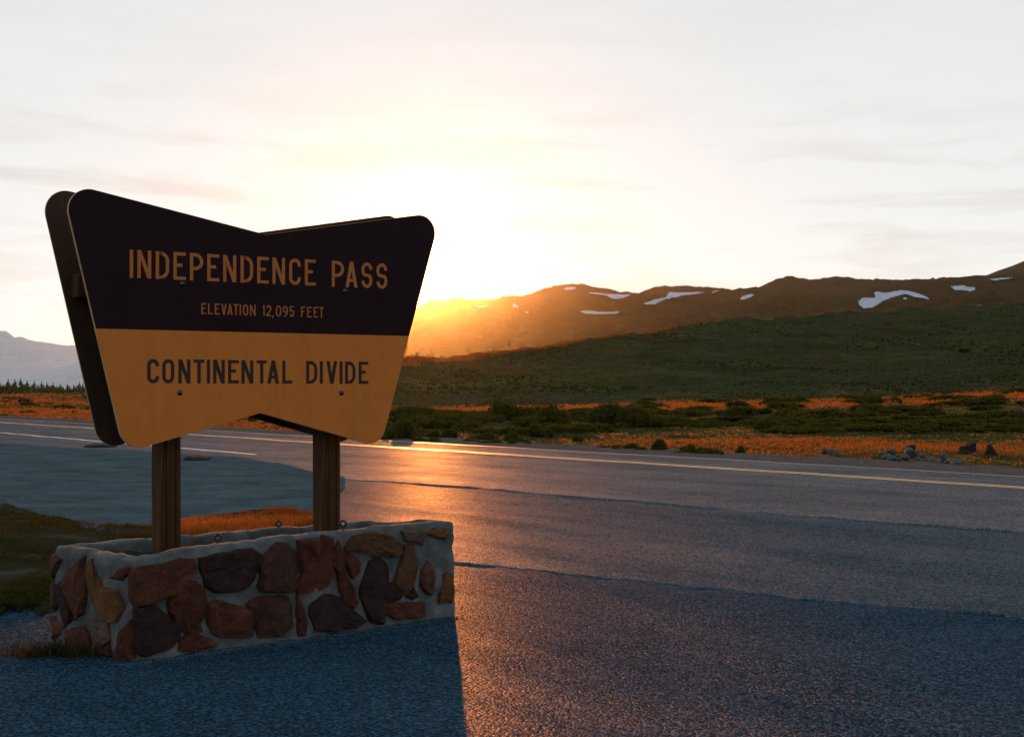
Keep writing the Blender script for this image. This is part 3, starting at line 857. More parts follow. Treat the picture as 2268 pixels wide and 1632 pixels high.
for y0, y1 in ((YF + T_BOARD + 0.002, -0.071), (0.071, YB - T_BOARD - 0.002)):
    for zc, ue in ((zbeam, 1.0), (1.62, 0.72)):
        link('beam', bm_mesh('beam', box(-1.06 * ue, 0.98 * ue, y0, y1, zc - 0.07, zc + 0.07)), M_WOOD, sign)

# ------------------------------------------------------------------ stone planter
C0 = Vector((*gp(292, 1465), 0)); C1 = Vector((*gp(1012, 1362), 0))
PA = (C1 - C0).normalized(); PB = Vector((-PA.y, PA.x, 0)); PLEN = (C1 - C0).length; PDEP = 0.91
def ptop(s): return np.interp(s, [0, .15, .31, 1.23, 2.33, 2.44], [.565, .58, .597, .628, .632, .622])
def prim(x, y): return ptop(x) * (1 - smooth(.15, .75, y)) + 0.578 * smooth(.15, .75, y)
planter = bpy.data.objects.new('stone_planter', None); COL.objects.link(planter)
planter.location = C0; planter.rotation_euler = (0, 0, math.atan2(PA.y, PA.x))
tag(planter, 'low rubble-stone and mortar planter box at the foot of the sign', 'planter')
# local: x along the front, y towards the back, z up
TH = 0.095
def ring_pts(off, rr, n_side=70, n_end=26, nc=6):
    """closed rectangle path inset by off with corner radius rr"""
    x0, x1, y0, y1 = off, PLEN - off, off, PDEP - off
    pts = []
    def seg(a, b, n): pts.extend([(a[0] + (b[0] - a[0]) * i / n, a[1] + (b[1] - a[1]) * i / n) for i in range(n)])
    def crn(c, a0): pts.extend([(c[0] + rr * math.cos(R(a0 + 90 * i / nc)), c[1] + rr * math.sin(R(a0 + 90 * i / nc))) for i in range(nc)])
    seg((x0 + rr, y0), (x1 - rr, y0), n_side); crn((x1 - rr, y0 + rr), -90)
    seg((x1, y0 + rr), (x1, y1 - rr), n_end); crn((x1 - rr, y1 - rr), 0)
    seg((x1 - rr, y1), (x0 + rr, y1), n_side); crn((x0 + rr, y1 - rr), 90)
    seg((x0, y1 - rr), (x0, y0 + rr), n_end); crn((x0 + rr, y0 + rr), 180)
    return np.array(pts)
rows = []
o0 = ring_pts(0.0, 0.05); o1 = ring_pts(TH, 0.03)
for z in np.linspace(-0.05, 0.93, 22): rows.append((0.0, z))
for f, z in ((0.015, 0.975), (0.06, 0.994), (0.14, 1.0), (0.40, 1.002), (0.60, 1.002), (0.86, 1.0), (0.95, 0.992), (0.99, 0.97)): rows.append((f, z))
for z in np.linspace(0.93, 0.55, 7): rows.append((1.0, z))
W = []
arcl = np.concatenate([[0], np.cumsum(np.hypot(*np.diff(o0, axis=0).T))])
ctr = np.array([PLEN / 2, PDEP / 2])
per = arcl[-1] + np.hypot(*(o0[0] - o0[-1])); ang = arcl / per * 2 * math.pi
for f, zf in rows:
    P = o0 * (1 - f) + o1 * f
    top = prim(P[:, 0], P[:, 1]) + 0.006 * noise(np.cos(ang) * 9 + 3, np.sin(ang) * 9, 13) + 0.005 * noise(np.cos(ang) * 22, np.sin(ang) * 22, 14)
    z = top * zf
    out = P - ctr; out = out / np.maximum(np.abs(out / np.array([PLEN / 2, PDEP / 2])).max(1, keepdims=True), 1e-3)
    nx = np.where(np.abs(P[:, 0] - PLEN / 2) / (PLEN / 2) > np.abs(P[:, 1] - PDEP / 2) / (PDEP / 2), np.sign(P[:, 0] - PLEN / 2), 0)
    ny = np.where(nx == 0, np.sign(P[:, 1] - PDEP / 2), 0)
    d = 0.015 * fbm(arcl * 9, np.full(len(arcl), zf * 5.5), 3, 19, 0.6) * (1 if f < 0.5 else -1) * (0.45 if zf > 0.9 else 1.0)
    d = d - 0.02 * max(0, (0.12 - zf)) * 0
    W.append(np.stack([P[:, 0] + nx * d, P[:, 1] + ny * d, z], -1))
W = np.array(W); W = np.concatenate([W, W[:, :1]], 1)
mort = link('mortar_wall', grid_mesh('mortar_wall', W, True), M_MORTAR, planter)
# soil in the box
sx = np.linspace(0.10, PLEN - 0.10, 60); sy = np.linspace(0.10, PDEP - 0.10, 24)
SX, SY = np.meshgrid(sx, sy)
SZ = 0.50 + 0.03 * SX / PLEN + 0.02 * fbm(SX * 5, SY * 5, 3, 4)
link('soil', grid_mesh('soil', np.stack([SX, SY, SZ], -1), True), M_SOIL, planter)

def c3(pts): return [((100 + a * .30636) * .75, (1480 + b * .30636) * .75) for a, b in pts]
def c4(pts): return [((700 + a * .30864) * .75, (1480 + b * .30864) * .75) for a, b in pts]
def pp(pts): return [(a * .75, b * .75) for a, b in pts]
FRONT = [
    (c3([(985, 700), (1060, 640), (1250, 620), (1400, 570), (1520, 580), (1555, 660), (1500, 720), (1430, 830), (1330, 900), (1130, 970), (1015, 1000), (990, 900)]), 'red'),
    (pp([(596, 1652), (640, 1640), (682, 1634), (705, 1627), (740, 1625), (762, 1640), (768, 1653), (758, 1680), (746, 1708), (731, 1727), (700, 1741), (639, 1743), (615, 1725), (605, 1690)]), 'dark'),
    (c3([(1440, 810), (1560, 800), (1630, 860), (1660, 960), (1660, 1060), (1600, 1170), (1620, 1240), (1490, 1250), (1400, 1180), (1330, 1060), (1325, 980), (1380, 900)]), 'red'),
    (pp([(621, 1790), (651, 1777), (700, 1790), (731, 1798), (749, 1813), (743, 1872), (700, 1876), (657, 1878), (634, 1869), (621, 1842)]), 'red'),
    (c3([(1000, 1060), (1160, 1010), (1260, 1090), (1400, 1190), (1395, 1320), (1320, 1400), (1100, 1470), (1000, 1440)]), 'dark'),
    (c4([(230, 610), (290, 520), (390, 420), (480, 430), (560, 500), (590, 570), (610, 660), (565, 690), (575, 760), (550, 840), (440, 855), (250, 850), (225, 800), (250, 720)]), 'rust'),
    (c4([(605, 400), (690, 380), (800, 380), (820, 350), (910, 370), (915, 680), (870, 790), (820, 820), (610, 860), (595, 800), (635, 700), (620, 560)]), 'red'),
    (c4([(130, 990), (220, 930), (480, 920), (510, 1000), (515, 1180), (440, 1270), (220, 1280), (180, 1090)]), 'rust'),
    (c4([(585, 920), (610, 900), (630, 1000), (660, 1150), (660, 1270), (590, 1270)]), 'red'),
    (c4([(715, 1000), (780, 960), (870, 900), (960, 920), (1050, 980), (1110, 1050), (1220, 1140), (1120, 1190), (960, 1230), (770, 1220), (740, 1120)]), 'dark'),
    (c4([(930, 520), (980, 410), (1025, 500), (1005, 580), (1070, 760), (1140, 950), (1110, 1000), (1010, 930), (980, 700), (935, 610)]), 'red'),
    (c4([(1045, 440), (1180, 580), (1175, 670), (1115, 730), (1035, 580)]), 'red'),
    (c4([(1090, 400), (1140, 340), (1330, 305), (1450, 340), (1540, 400), (1555, 490), (1530, 515), (1320, 520), (1200, 490), (1090, 470)]), 'tan'),
    (c4([(1280, 600), (1350, 565), (1420, 600), (1450, 680), (1440, 830), (1412, 960), (1410, 1060), (1380, 1150), (1280, 1130), (1210, 960), (1205, 800), (1240, 690)]), 'dark'),
    (c4([(1620, 440), (1690, 440), (1730, 590), (1720, 700), (1680, 810), (1630, 880), (1590, 820), (1530, 770), (1570, 600)]), 'tan'),
    (c4([(1480, 790), (1520, 785), (1590, 880), (1560, 940), (1440, 960), (1435, 880)]), 'dark'),
    (c4([(1700, 830), (1745, 910), (1690, 945), (1625, 910)]), 'dark'),
    (c4([(1430, 985), (1600, 965), (1770, 970), (1780, 1060), (1700, 1100), (1520, 1120), (1435, 1060)]), 'red'),
    (c4([(1780, 680), (1840, 590), (1885, 640), (1900, 720), (1870, 890), (1800, 840), (1775, 770)]), 'tan'),
    (c4([(1985, 720), (2030, 690), (2070, 740), (2080, 850), (2060, 960), (1960, 960)]), 'ochre'),
    (c4([(1820, 310), (1900, 262), (1990, 255), (2040, 310), (2010, 355), (1900, 345)]), 'ochre'),
    (c4([(1590, 290), (1700, 240), (1810, 290), (1780, 410), (1620, 380)]), 'pink'),
    (c3([(1430, 1330), (1560, 1270), (1700, 1330), (1760, 1390), (1600, 1430), (1420, 1440)]), 'red'),
]
ENDST = [
    (c3([(95, 530), (150, 510), (240, 560), (180, 680), (130, 720), (100, 690)]), 'tan'),
    (c3([(240, 800), (330, 690), (430, 570), (470, 560), (475, 700), (480, 900), (460, 1060), (390, 1110), (350, 1010), (295, 900)]), 'red'),
    (c3([(205, 840), (230, 800), (285, 930), (335, 1050), (340, 1130), (285, 1200), (240, 1000), (205, 900)]), 'dark'),
    (c3([(492, 640), (550, 590), (570, 690), (640, 830), (690, 850), (780, 850), (800, 960), (820, 1030), (790, 1140), (690, 1130), (600, 1050), (540, 920), (500, 760)]), 'ochre'),
    (c3([(740, 740), (800, 650), (880, 640), (880, 700), (830, 760)]), 'red'),
    (c3([(300, 1230), (450, 1215), (505, 1300), (530, 1440), (420, 1490), (310, 1400)]), 'red'),
    (c3([(850, 1240), (905, 1165), (975, 1190), (975, 1430), (930, 1510), (780, 1520), (800, 1320)]), 'red'),
    (c3([(560, 1480), (700, 1390), (715, 1480), (600, 1520)]), 'red'),
    (c3([(530, 1150), (690, 1180), (710, 1330), (590, 1440), (548, 1300)]), 'pink'),
    (c3([(95, 1200), (130, 1110), (265, 1210), (255, 1280), (100, 1310)]), 'tan'),
    (c3([(105, 780), (180, 800), (195, 980), (150, 1050), (110, 960)]), 'pink'),
]
def stone(poly, face, colr, seed):
    """poly of (a, z) in the face's plane; face maps (a, z, out) to local planter coords"""
    rn = random.Random(seed)
    pts = []
    for i, p in enumerate(poly):
        q = poly[(i + 1) % len(poly)]
        d = math.hypot(q[0] - p[0], q[1] - p[1]); k = max(1, int(d / 0.035))
        for j in range(k):
            t = j / k
            pts.append((p[0] + (q[0] - p[0]) * t + rn.uniform(-.003, .003), p[1] + (q[1] - p[1]) * t + rn.uniform(-.003, .003)))
    cx_ = sum(p[0] for p in pts) / len(pts); cz_ = sum(p[1] for p in pts) / len(pts)
    pts = [(cx_ + (a - cx_) * 1.13, cz_ + (z - cz_) * 1.13) for a, z in pts]
    size = max(math.hypot(p[0] - cx_, p[1] - cz_) for p in pts)
    proud = min(0.032, 0.012 + 0.09 * size * rn.uniform(.4, 1.0)); tx, tz = rn.uniform(-.16, .16), rn.uniform(-.2, .12)
    ph = [rn.uniform(0, 9) for _ in range(4)]
    bm = bmesh.new(); rings = []
    for f, d in ((1.0, -0.03), (1.0, 0.006), (0.982, 0.72), (0.90, 0.97), (0.58, 1.0), (0.28, 1.0)):
        ring = []
        for i, (a, z) in enumerate(pts):
            aa = cx_ + (a - cx_) * f; zz = cz_ + (z - cz_) * f
            if d < 0.01: o = d
            else:
                o = proud * d + (tx * (aa - cx_) + tz * (zz - cz_)) * d + 0.010 * math.sin(aa * 38 + ph[0] + 1.5 * math.sin(zz * 21 + ph[1])) * d + rn.uniform(-.008, .006)
                o = max(o, 0.028 if f < .9 else 0.014)
            ring.append(bm.verts.new(face(aa, zz, o)))
        rings.append(ring)
    cv = bm.verts.new(face(cx_, cz_, max(0.03, proud + rn.uniform(-.003, .008))))
    n = len(pts)
    for a, b in zip(rings, rings[1:]):
        for i in range(n): bm.faces.new([a[i], a[(i + 1) % n], b[(i + 1) % n], b[i]])
    for i in range(n): bm.faces.new([rings[-1][i], rings[-1][(i + 1) % n], cv])
    link('stone', bm_mesh('stone', bm), STONE[colr], planter)
nF = Vector((-PB.x, -PB.y, 0)); 
def to_front(poly):
    r = []
    for x, y in poly:
        q = on_plane(x, y, C0 + nF * 0.02, PB) - C0
        a = min(max(q.dot(PA), 0.01), PLEN - 0.012); r.append((a, min(max(q.z, -0.01), float(ptop(a)) - 0.03)))
    return r
def to_end(poly):
    r = []
    for x, y in poly:
        q = on_plane(x, y, C0 - PA * 0.02, PA) - C0
        r.append((min(max(q.dot(PB), 0.012), PDEP - 0.02), min(max(q.z, -0.01), 0.545)))
    return r
k = 0
for poly, c in FRONT:
    stone(to_front(poly), lambda a, z, o: (a, -o, z), c, k); k += 1
for poly, c in ENDST:
    stone(to_end(poly), lambda a, z, o: (-o, a, z), c, k); k += 1
for (ya, za, w_, h_), c in zip([(.2, .15, .13, .11), (.5, .13, .11, .09), (.7, .3, .09, .13), (.36, .40, .14, .09), (.14, .42, .08, .07), (.66, .5, .1, .05)], ['red', 'dark', 'tan', 'red', 'ochre', 'red']):
    rn = random.Random(k)
    poly = [(ya + w_ * rn.uniform(.8, 1.05) * math.cos(t * math.pi / 4), za + h_ * rn.uniform(.8, 1.05) * math.sin(t * math.pi / 4)) for t in range(8)]
    stone(poly, lambda a, z, o: (PLEN + o, a, z), c, k); k += 1

# eye bolts standing in the rim
def eye_bolt(x, y, zbase, spin):
    bm = bmesh.new(); n, m = 22, 10; Rm, rm = 0.0175, 0.0080
    vs = []
    for i in range(n):
        a = 2 * math.pi * i / n; row = []
        for j in range(m):
            b = 2 * math.pi * j / m
            rr = Rm + rm * math.cos(b)
            row.append(bm.verts.new((rr * math.cos(a) * math.cos(spin), rr * math.cos(a) * math.sin(spin) + 0 * rm, 0.03 + rr * math.sin(a))))
            row[-1].co.x += -math.sin(spin) * rm * math.sin(b); row[-1].co.y += math.cos(spin) * rm * math.sin(b)
        vs.append(row)
    for i in range(n):
        for j in range(m):
            bm.faces.new([vs[i][j], vs[(i + 1) % n][j], vs[(i + 1) % n][(j + 1) % m], vs[i][(j + 1) % m]])
    a = [bm.verts.new((0.006 * math.cos(t * .785), 0.006 * math.sin(t * .785), -0.02)) for t in range(8)]
    b = [bm.verts.new((0.006 * math.cos(t * .785), 0.006 * math.sin(t * .785), 0.012)) for t in range(8)]
    for t in range(8): bm.faces.new([a[t], a[(t + 1) % 8], b[(t + 1) % 8], b[t]])
    link('eye_bolt', bm_mesh('eye_bolt', bm, True), M_STEEL, planter, (x, y, zbase))
for px_, py_, yloc in ((483, 1210, 0.085), (760, 1177, 0.085), (617, 1165, PDEP - 0.06)):
    q = on_plane(px_, py_, C0 + PB * yloc, PB) - C0
    s = q.dot(PA); eye_bolt(s, yloc, float(prim(s, yloc)) + 0.004, -math.atan2(PA.y, PA.x) + R(10))

# ------------------------------------------------------------------ grass
def tufts(name, P, hgt, wid, blades, tint, mat, lean=0.35, parent=None, label=None):
    """P (n,3) tuft centres; hgt, wid arrays; tint (n,3)"""
    n = len(P); nb = n * blades
    base = np.repeat(P, blades, 0); hh = np.repeat(hgt, blades) * RNG.uniform(.55, 1.1, nb); ww = np.repeat(wid, blades) * RNG.uniform(.6, 1.3, nb)
    spread = np.repeat(hgt, blades) * 0.45
    base = base + np.stack([RNG.normal(0, 1, nb) * spread, RNG.normal(0, 1, nb) * spread, np.zeros(nb)], -1)
    th = RNG.uniform(0, 2 * math.pi, nb)
    side = np.stack([np.cos(th), np.sin(th), np.zeros(nb)], -1) * ww[:, None] / 2
    ln = RNG.normal(0, lean, (nb, 2)) * hh[:, None]
    mid = base + np.stack([ln[:, 0] * .35, ln[:, 1] * .35, hh * .6], -1)
    tip = base + np.stack([ln[:, 0], ln[:, 1], hh], -1)
    base = base - np.array([0, 0, 0.03])
    V = np.stack([base - side, base + side, mid + side * .7, mid - side * .7, tip], 1)
    k = np.arange(nb)[:, None] * 5
    F_ = np.concatenate([k + np.array([[0, 1, 2]]), k + np.array([[0, 2, 3]]), k + np.array([[3, 2, 4]])])
    me = mesh_fast(name, V.reshape(-1, 3), F_)
    col = np.repeat(np.repeat(tint, blades, 0) * RNG.uniform(.75, 1.25, (nb, 1)), 5, 0)
    at = me.attributes.new('tint', 'FLOAT_COLOR', 'POINT')
    at.data.foreach_set('color', np.concatenate([col, np.ones((len(col), 1))], 1).astype(np.float32).ravel())
    return tag(link(name, me, mat), label, 'grass', kind='stuff')

def mixtint(a, b, f): return np.asarray(a)[None] * (1 - f[:, None]) + np.asarray(b)[None] * f[:, None]
TAWNY = (0.31, 0.102, 0.022); GREEN = (0.055, 0.070, 0.018); RUST = (0.30, 0.13, 0.04)

def band(n, x0, x1, Y0, Y1, power=1.0):
    x = RNG.uniform(x0, x1, n); t = RNG.uniform(0, 1, n) ** power
    Y = Y0 * (Y1 / Y0) ** t
    X = (x - CX) / F * Y
    return X, Y, x
# meadow between the road and the hill
X, Y, cx_ = band(66000, -450, 2700, 24, 142, 0.8)
ok = pcoord(X, Y) > 24.2 + 0.4 * noise(X * 1.2, Y * 1.2, 3)
sy_ = HY + H * F / Y
ok &= ~((sy_ > 1004) & (cx_ > 1945) & (cx_ < 2145) & (RNG.uniform(0, 1, len(X)) < 0.85))
ok &= ~((sy_ > 999) & (cx_ > 1818) & (cx_ < 1862) & (RNG.uniform(0, 1, len(X)) < 0.8))
X, Y, cx_ = X[ok], Y[ok], cx_[ok]
Z = terrain_z(X, Y)
dry = smooth(-0.25, 0.35, fbm(X * 0.06, Y * 0.05, 3, 71) + 0.30 * smooth(95, 120, Y) + 0.02 * (Y < 48) * (cx_ > 1350) + 0.35 * (cx_ < 900) - 1.1 * smooth(47, 54, Y) * (1 - smooth(94, 106, Y)) * (cx_ > 820) + 0.9 * smooth(100, 112, Y) * (cx_ > 980))
hg = RNG.uniform(.03, .10, len(X)) * (0.75 + 0.5 * dry) * (1 + 1.1 * smooth(100, 112, Y)); wd = 0.012 + 0.00042 * Y
tn = mixtint(GREEN, TAWNY, dry); tn = np.where(RNG.uniform(0, 1, (len(X), 1)) < 0.2, np.array(RUST)[None], tn)
tufts('meadow_grass', np.stack([X, Y, Z], -1), hg, wd, 6, tn, M_GRASS, label='dry tawny and green meadow grass across the road')
# left meadow runs on further out
X, Y, cx_ = band(15000, -500, 860, 130, 330)
ok = Y < np.interp(cx_, [500, 760], [400, 150])
X, Y, cx_ = X[ok], Y[ok], cx_[ok]
Z = terrain_z(X, Y); dry = smooth(-.4, .3, fbm(X * .05, Y * .03, 3, 72))
tufts('far_meadow_grass', np.stack([X, Y, Z], -1), RNG.uniform(.15, .32, len(X)), 0.02 + 0.0004 * Y, 5, mixtint(GREEN, TAWNY, dry), M_GRASS, label='tawny grass on the meadow brow before the wood')
# low growth on the hill slope
X, Y, cx_ = band(30000, 700, 2700, 138, 500)
Dc = np.interp(cx_, CR_X, CR_D); ok = Y < Dc + 6
X, Y, cx_ = X[ok], Y[ok], cx_[ok]; Z = terrain_z(X, Y)
cl = fbm(X * .10, Y * .06, 3, 73); ok = cl > RNG.uniform(-1.3, .3, len(X))
X, Y, Z, cl = X[ok], Y[ok], Z[ok], cl[ok]
f = 0.8 * smooth(-.4, .8, fbm(X * .03, Y * .02, 4, 75)) * RNG.uniform(.4, 1.2, len(X))
tufts('hillside_growth', np.stack([X, Y, Z], -1), RNG.uniform(.06, .20, len(X)) * (0.6 + 0.8 * smooth(0, .6, cl)) * np.interp(X / Y * F + CX, [850, 1300], [.45, 1]), 0.03 + 0.0005 * Y, 6, mixtint((0.020, 0.032, 0.003), (0.036, 0.030, 0.004), f), M_LOWGRASS, 0.6, label='low green tundra growth on the shaded hillside')
# taller dry grass along the hill's crest, standing in the sun
cx_ = RNG.uniform(860, 1500, 5000); Dc = np.interp(cx_, CR_X, CR_D); Y = Dc + RNG.normal(0, 2.2, 5000) - 1; X = (cx_ - CX) / F * Y
tufts('crest_grass', np.stack([X, Y, terrain_z(X, Y)], -1), RNG.uniform(.12, .40, 5000) * np.interp(cx_, [860, 1150, 1500], [1, .9, .35]), np.full(5000, .09), 5, np.tile(np.array([TAWNY]), (5000, 1)), M_GRASS, 0.4, label='dry grass along the crest of the green hill, lit from behind')
# verge behind and beside the planter
def verge_pts(n, xa, xb):
    x = RNG.uniform(xa, xb, n); ya = np.interp(x, VN_X, VN_Y); yb = np.interp(x, VF_X, VF_Y)
    Y = YG(ya) * (YG(yb) / YG(ya)) ** RNG.uniform(0.01, 1.0, n)
    X = (x - CX) / F * Y
    return X, Y, x
X, Y, cx_ = verge_pts(17000, -500, 700)
keep = (fbm(X * 0.9, Y * 0.6, 3, 81) + 0.5 * smooth(300, 420, cx_) > RNG.uniform(-.45, .9, len(X)) - 0.1 * (cx_ < 330))
X, Y, cx_ = X[keep], Y[keep], cx_[keep]
# keep clear of the planter box
lx = (X - C0.x) * PA.x + (Y - C0.y) * PA.y; ly = (X - C0.x) * PB.x + (Y - C0.y) * PB.y
ok = ~((lx > -0.04) & (lx < PLEN + .04) & (ly > -0.04) & (ly < PDEP + .05))
X, Y, cx_ = X[ok], Y[ok], cx_[ok]
dry = np.clip(smooth(-.3, .5, fbm(X * .5, Y * .5, 2, 82)) * (0.08 + 0.4 * smooth(320, 420, cx_)) + 0.45 * smooth(330, 420, cx_), 0, 1)
tufts('verge_grass', np.stack([X, Y, verge_z(X, Y)], -1), RNG.uniform(.015, .05, len(X)) * (1 + 0.5 * dry), np.full(len(X), .006), 6, mixtint((0.022, 0.03, 0.008), TAWNY, dry), M_GRASS, 0.5, label='short grass on the verge behind the stone planter')
# clump at the planter's left foot
n = 150
gx, gy = gp(128, 1450)
X = RNG.normal(gx, .16, n); Y = RNG.normal(gy - .02, .05, n)
lx = (X - C0.x) * PA.x + (Y - C0.y) * PA.y; ly = (X - C0.x) * PB.x + (Y - C0.y) * PB.y
ok = lx < -0.02
X, Y = X[ok], Y[ok]
o = tufts('grass_clump', np.stack([X, Y, np.zeros(len(X))], -1), RNG.uniform(.04, .12, len(X)), np.full(len(X), .006), 5, mixtint((0.02, 0.026, 0.008), (0.06, 0.04, 0.015), RNG.uniform(0, 1, len(X))), M_GRASS, 0.45)
tag(o, "dark grass clump at the stone planter's left foot", 'grass', kind='stuff')

# ------------------------------------------------------------------ shrubs
def shrub_mesh(seed, nleaf=1500):
    rn = np.random.default_rng(seed)
    # several lobes make an uneven dome about 1 m tall and 2 m wide
    L = rn.integers(5, 9)
    lc = np.stack([rn.uniform(-.62, .62, L), rn.uniform(-.5, .5, L), rn.uniform(.18, .55, L)], -1)
    lr = rn.uniform(.26, .46, L)
    pick = rn.integers(0, L, nleaf)
    d = rn.normal(0, 1, (nleaf, 3)); d /= np.linalg.norm(d, axis=1, keepdims=True)
    rr = lr[pick] * rn.uniform(.45, 1.12, nleaf) ** 0.6
    p = lc[pick] + d * rr[:, None] * np.array([1.0, 1.0, 0.95])
    p[:, 2] = np.abs(p[:, 2])
    s = rn.uniform(.025, .06, nleaf)
    a = rn.normal(0, 1, (nleaf, 3)); a /= np.linalg.norm(a, axis=1, keepdims=True); a[:, 2] = np.abs(a[:, 2]) + .5
    a /= np.linalg.norm(a, axis=1, keepdims=True)
    b = np.cross(a, rn.normal(0, 1, (nleaf, 3))); b /= np.linalg.norm(b, axis=1, keepdims=True)
    V = np.stack([p - a * s[:, None] * 1.5, p + b * s[:, None] * .6, p + a * s[:, None] * 1.5, p - b * s[:, None] * .6], 1)
    Fc = (np.arange(nleaf)[:, None] * 4 + np.array([[0, 1, 2, 3]]))
    # dense dark heart so that a shrub is not see-through
    nl = 300
    pick = rn.integers(0, L, nl); d = rn.normal(0, 1, (nl, 3)); d /= np.linalg.norm(d, axis=1, keepdims=True)
    p = lc[pick] + d * (lr[pick] * .5)[:, None]; p[:, 2] = np.abs(p[:, 2])
    a = rn.normal(0, 1, (nl, 3)); a /= np.linalg.norm(a, axis=1, keepdims=True); b = np.cross(a, d); b /= np.linalg.norm(b, axis=1, keepdims=True)
    V2 = np.stack([p - a * .14, p + b * .1, p + a * .14, p - b * .1], 1)
    F2 = len(V) * 4 + np.arange(nl)[:, None] * 4 + np.array([[0, 1, 2, 3]])
    me = mesh_fast('willow_shrub', np.concatenate([V, V2]).reshape(-1, 3), np.concatenate([Fc, F2]))
    me.materials.append(M_WILLOW)
    return me
SHRUBS = [shrub_mesh(200 + i) for i in range(9)]
def place_shrub(x, ybase, w_px, h_px, label, z_sink=0.05, ym=None):
    Yd = H * F / (ybase - HY)
    Xd = (x - CX) / F * Yd
    z = float(terrain_z(Xd, Yd))
    o = link('willow_shrub', random.choice(SHRUBS), None, None, (Xd, Yd, z - z_sink))
    o.rotation_euler = (0, 0, random.uniform(0, 6.28))
    o.scale = (w_px * Yd / F / 1.7, w_px * Yd / F / 1.7 * random.uniform(.6, .9), (h_px * 0.88 * Yd / F + 0.08) / 0.8)
    return tag(o, label, 'shrub', 'willow shrubs in the band across the road')
MAIN = [
    (1137, 938, 120, 44, 'tall dark shrub mass with a rounded top below the glowing grass'),
    (1230, 943, 110, 46, 'dense tall shrub just right of the rounded shrub mass'),
    (1330, 944, 130, 50, 'broadest tall shrub, at the middle of the dark shrub band'),
    (1420, 945, 110, 46, 'sloping shrub at the end of the tall dark shrub mass'),
    (1200, 966, 100, 31, 'lone dome-shaped shrub in front of the tall shrub mass, near the road'),
    (1286, 976, 46, 18, 'small round shrub right of the lone dome-shaped one'),
    (885, 972, 80, 52, "shrub against the sign's lower edge"),
    (1030, 955, 105, 22, 'long low shrub left of the dome-shaped one'),
    (935, 926, 150, 26, 'wide flat shrub next to the sign at the edge of the grass'),
    (975, 968, 70, 26, 'low shrub by the road just right of the sign'),
    (1062, 972, 80, 20, 'low spreading shrub on the road side of the long low one'),
    (1130, 974, 60, 24, 'shrub touching the left foot of the dome-shaped one'),
    (1468, 996, 52, 30, 'roadside shrub with a peaked top'),
    (1530, 1001, 60, 22, 'low roadside shrub next to the peaked one'),
    (1580, 1004, 50, 16, 'smallest low roadside shrub of the row of three'),
    (1645, 1002, 34, 24, 'tuft-like roadside shrub standing alone in orange grass'),
    (2135, 886, 46, 9, 'isolated flat shrub within the orange grass band'),
    (2180, 915, 120, 24, 'dark shrub below the orange band near the far end'),
    (1840, 935, 190, 34, 'wide dark shrub clump in the shrub band'),
    (1990, 958, 90, 22, 'low dark shrub at the front of the band above the orange strip'),
]
for a in MAIN: place_shrub(*a)
LBL_F = 'small willow shrub filling the dark band between road and hill'
rs = random.Random(5)
cnt = 0
while cnt < 215:
    x = rs.uniform(840, 2330); y = rs.uniform(899, 966)
    if x < 1130 and y < 912: continue
    if x > 1320 and y > 948 + (x > 1700) * 14: continue
    if 1000 < x < 1400 and y < 915: continue
    h = min(rs.uniform(10, 26) * (0.6 + 0.4 * (y - 895) / 60), y - 893 + 2)
    w = rs.uniform(70, 190) * (0.6 + 0.4 * (y - 895) / 60)
    place_shrub(x, y, w, h, LBL_F); cnt += 1
LBL_R = 'low shrub in the fringe right at the road shoulder'
for _ in range(26):
    x = rs.uniform(850, 1640); yr = np.interp(x, [850, 1134, 1350, 1640], [974, 982, 994, 1008])
    place_shrub(x, yr - rs.uniform(0, 7), rs.uniform(24, 70), rs.uniform(7, 17), LBL_R)
LBL_L = "low dark shrub on the meadow at the sign's left, across the road"
for _ in range(26):
    x = rs.uniform(-150, 330); y = rs.uniform(890, 915)
    place_shrub(x, y, rs.uniform(30, 70), rs.uniform(4, 9), LBL_L)
LBL_U = 'shrub seen in the gap under the sign'
for x, y, w, h in ((560, 930, 40, 16), (600, 935, 44, 18), (640, 940, 40, 16), (690, 946, 44, 20), (530, 927, 30, 12)):
    place_shrub(x, y, w, h, LBL_U)

# ------------------------------------------------------------------ conifers beyond the meadow
def fir_mesh(seed, layers=11, per=16):
    rn = np.random.default_rng(seed)
    V, Fc = [], []
    for i in range(layers):
        t = i / (layers - 1); z = 0.08 + 0.88 * t; r = 0.30 * (1 - t) ** 0.75 + 0.02
        for k in range(per):
            a = rn.uniform(0, 6.283); rr = r * rn.uniform(.6, 1.2); w = rr * rn.uniform(.25, .45)
            c, s = math.cos(a), math.sin(a); b = len(V)
            zz = z + rn.uniform(-.03, .03)
            V += [(0.01 * c, 0.01 * s, zz + .06), (rr * .6 * c - w * s, rr * .6 * s + w * c, zz), (rr * c, rr * s, zz - rn.uniform(.0, .05)), (rr * .6 * c + w * s, rr * .6 * s - w * c, zz)]
            Fc.append((b, b + 1, b + 2, b + 3))
    return np.array(V), np.array(Fc)
firs = [fir_mesh(s) for s in range(300, 306)]
fir_crowns = []
for v, f in firs:
    me = mesh_fast('crown', v, f); me.materials.append(M_FIR); fir_crowns.append(me)
bm = bmesh.new(); bmesh.ops.create_cone(bm, segments=7, radius1=0.022, radius2=0.004, depth=0.9, cap_ends=True)
for v in bm.verts: v.co.z += 0.42
trunk_me = bm_mesh('trunk', bm); trunk_me.materials.append(M_BARK)
VV, FF = [], []; off = 0
rs = np.random.default_rng(17)
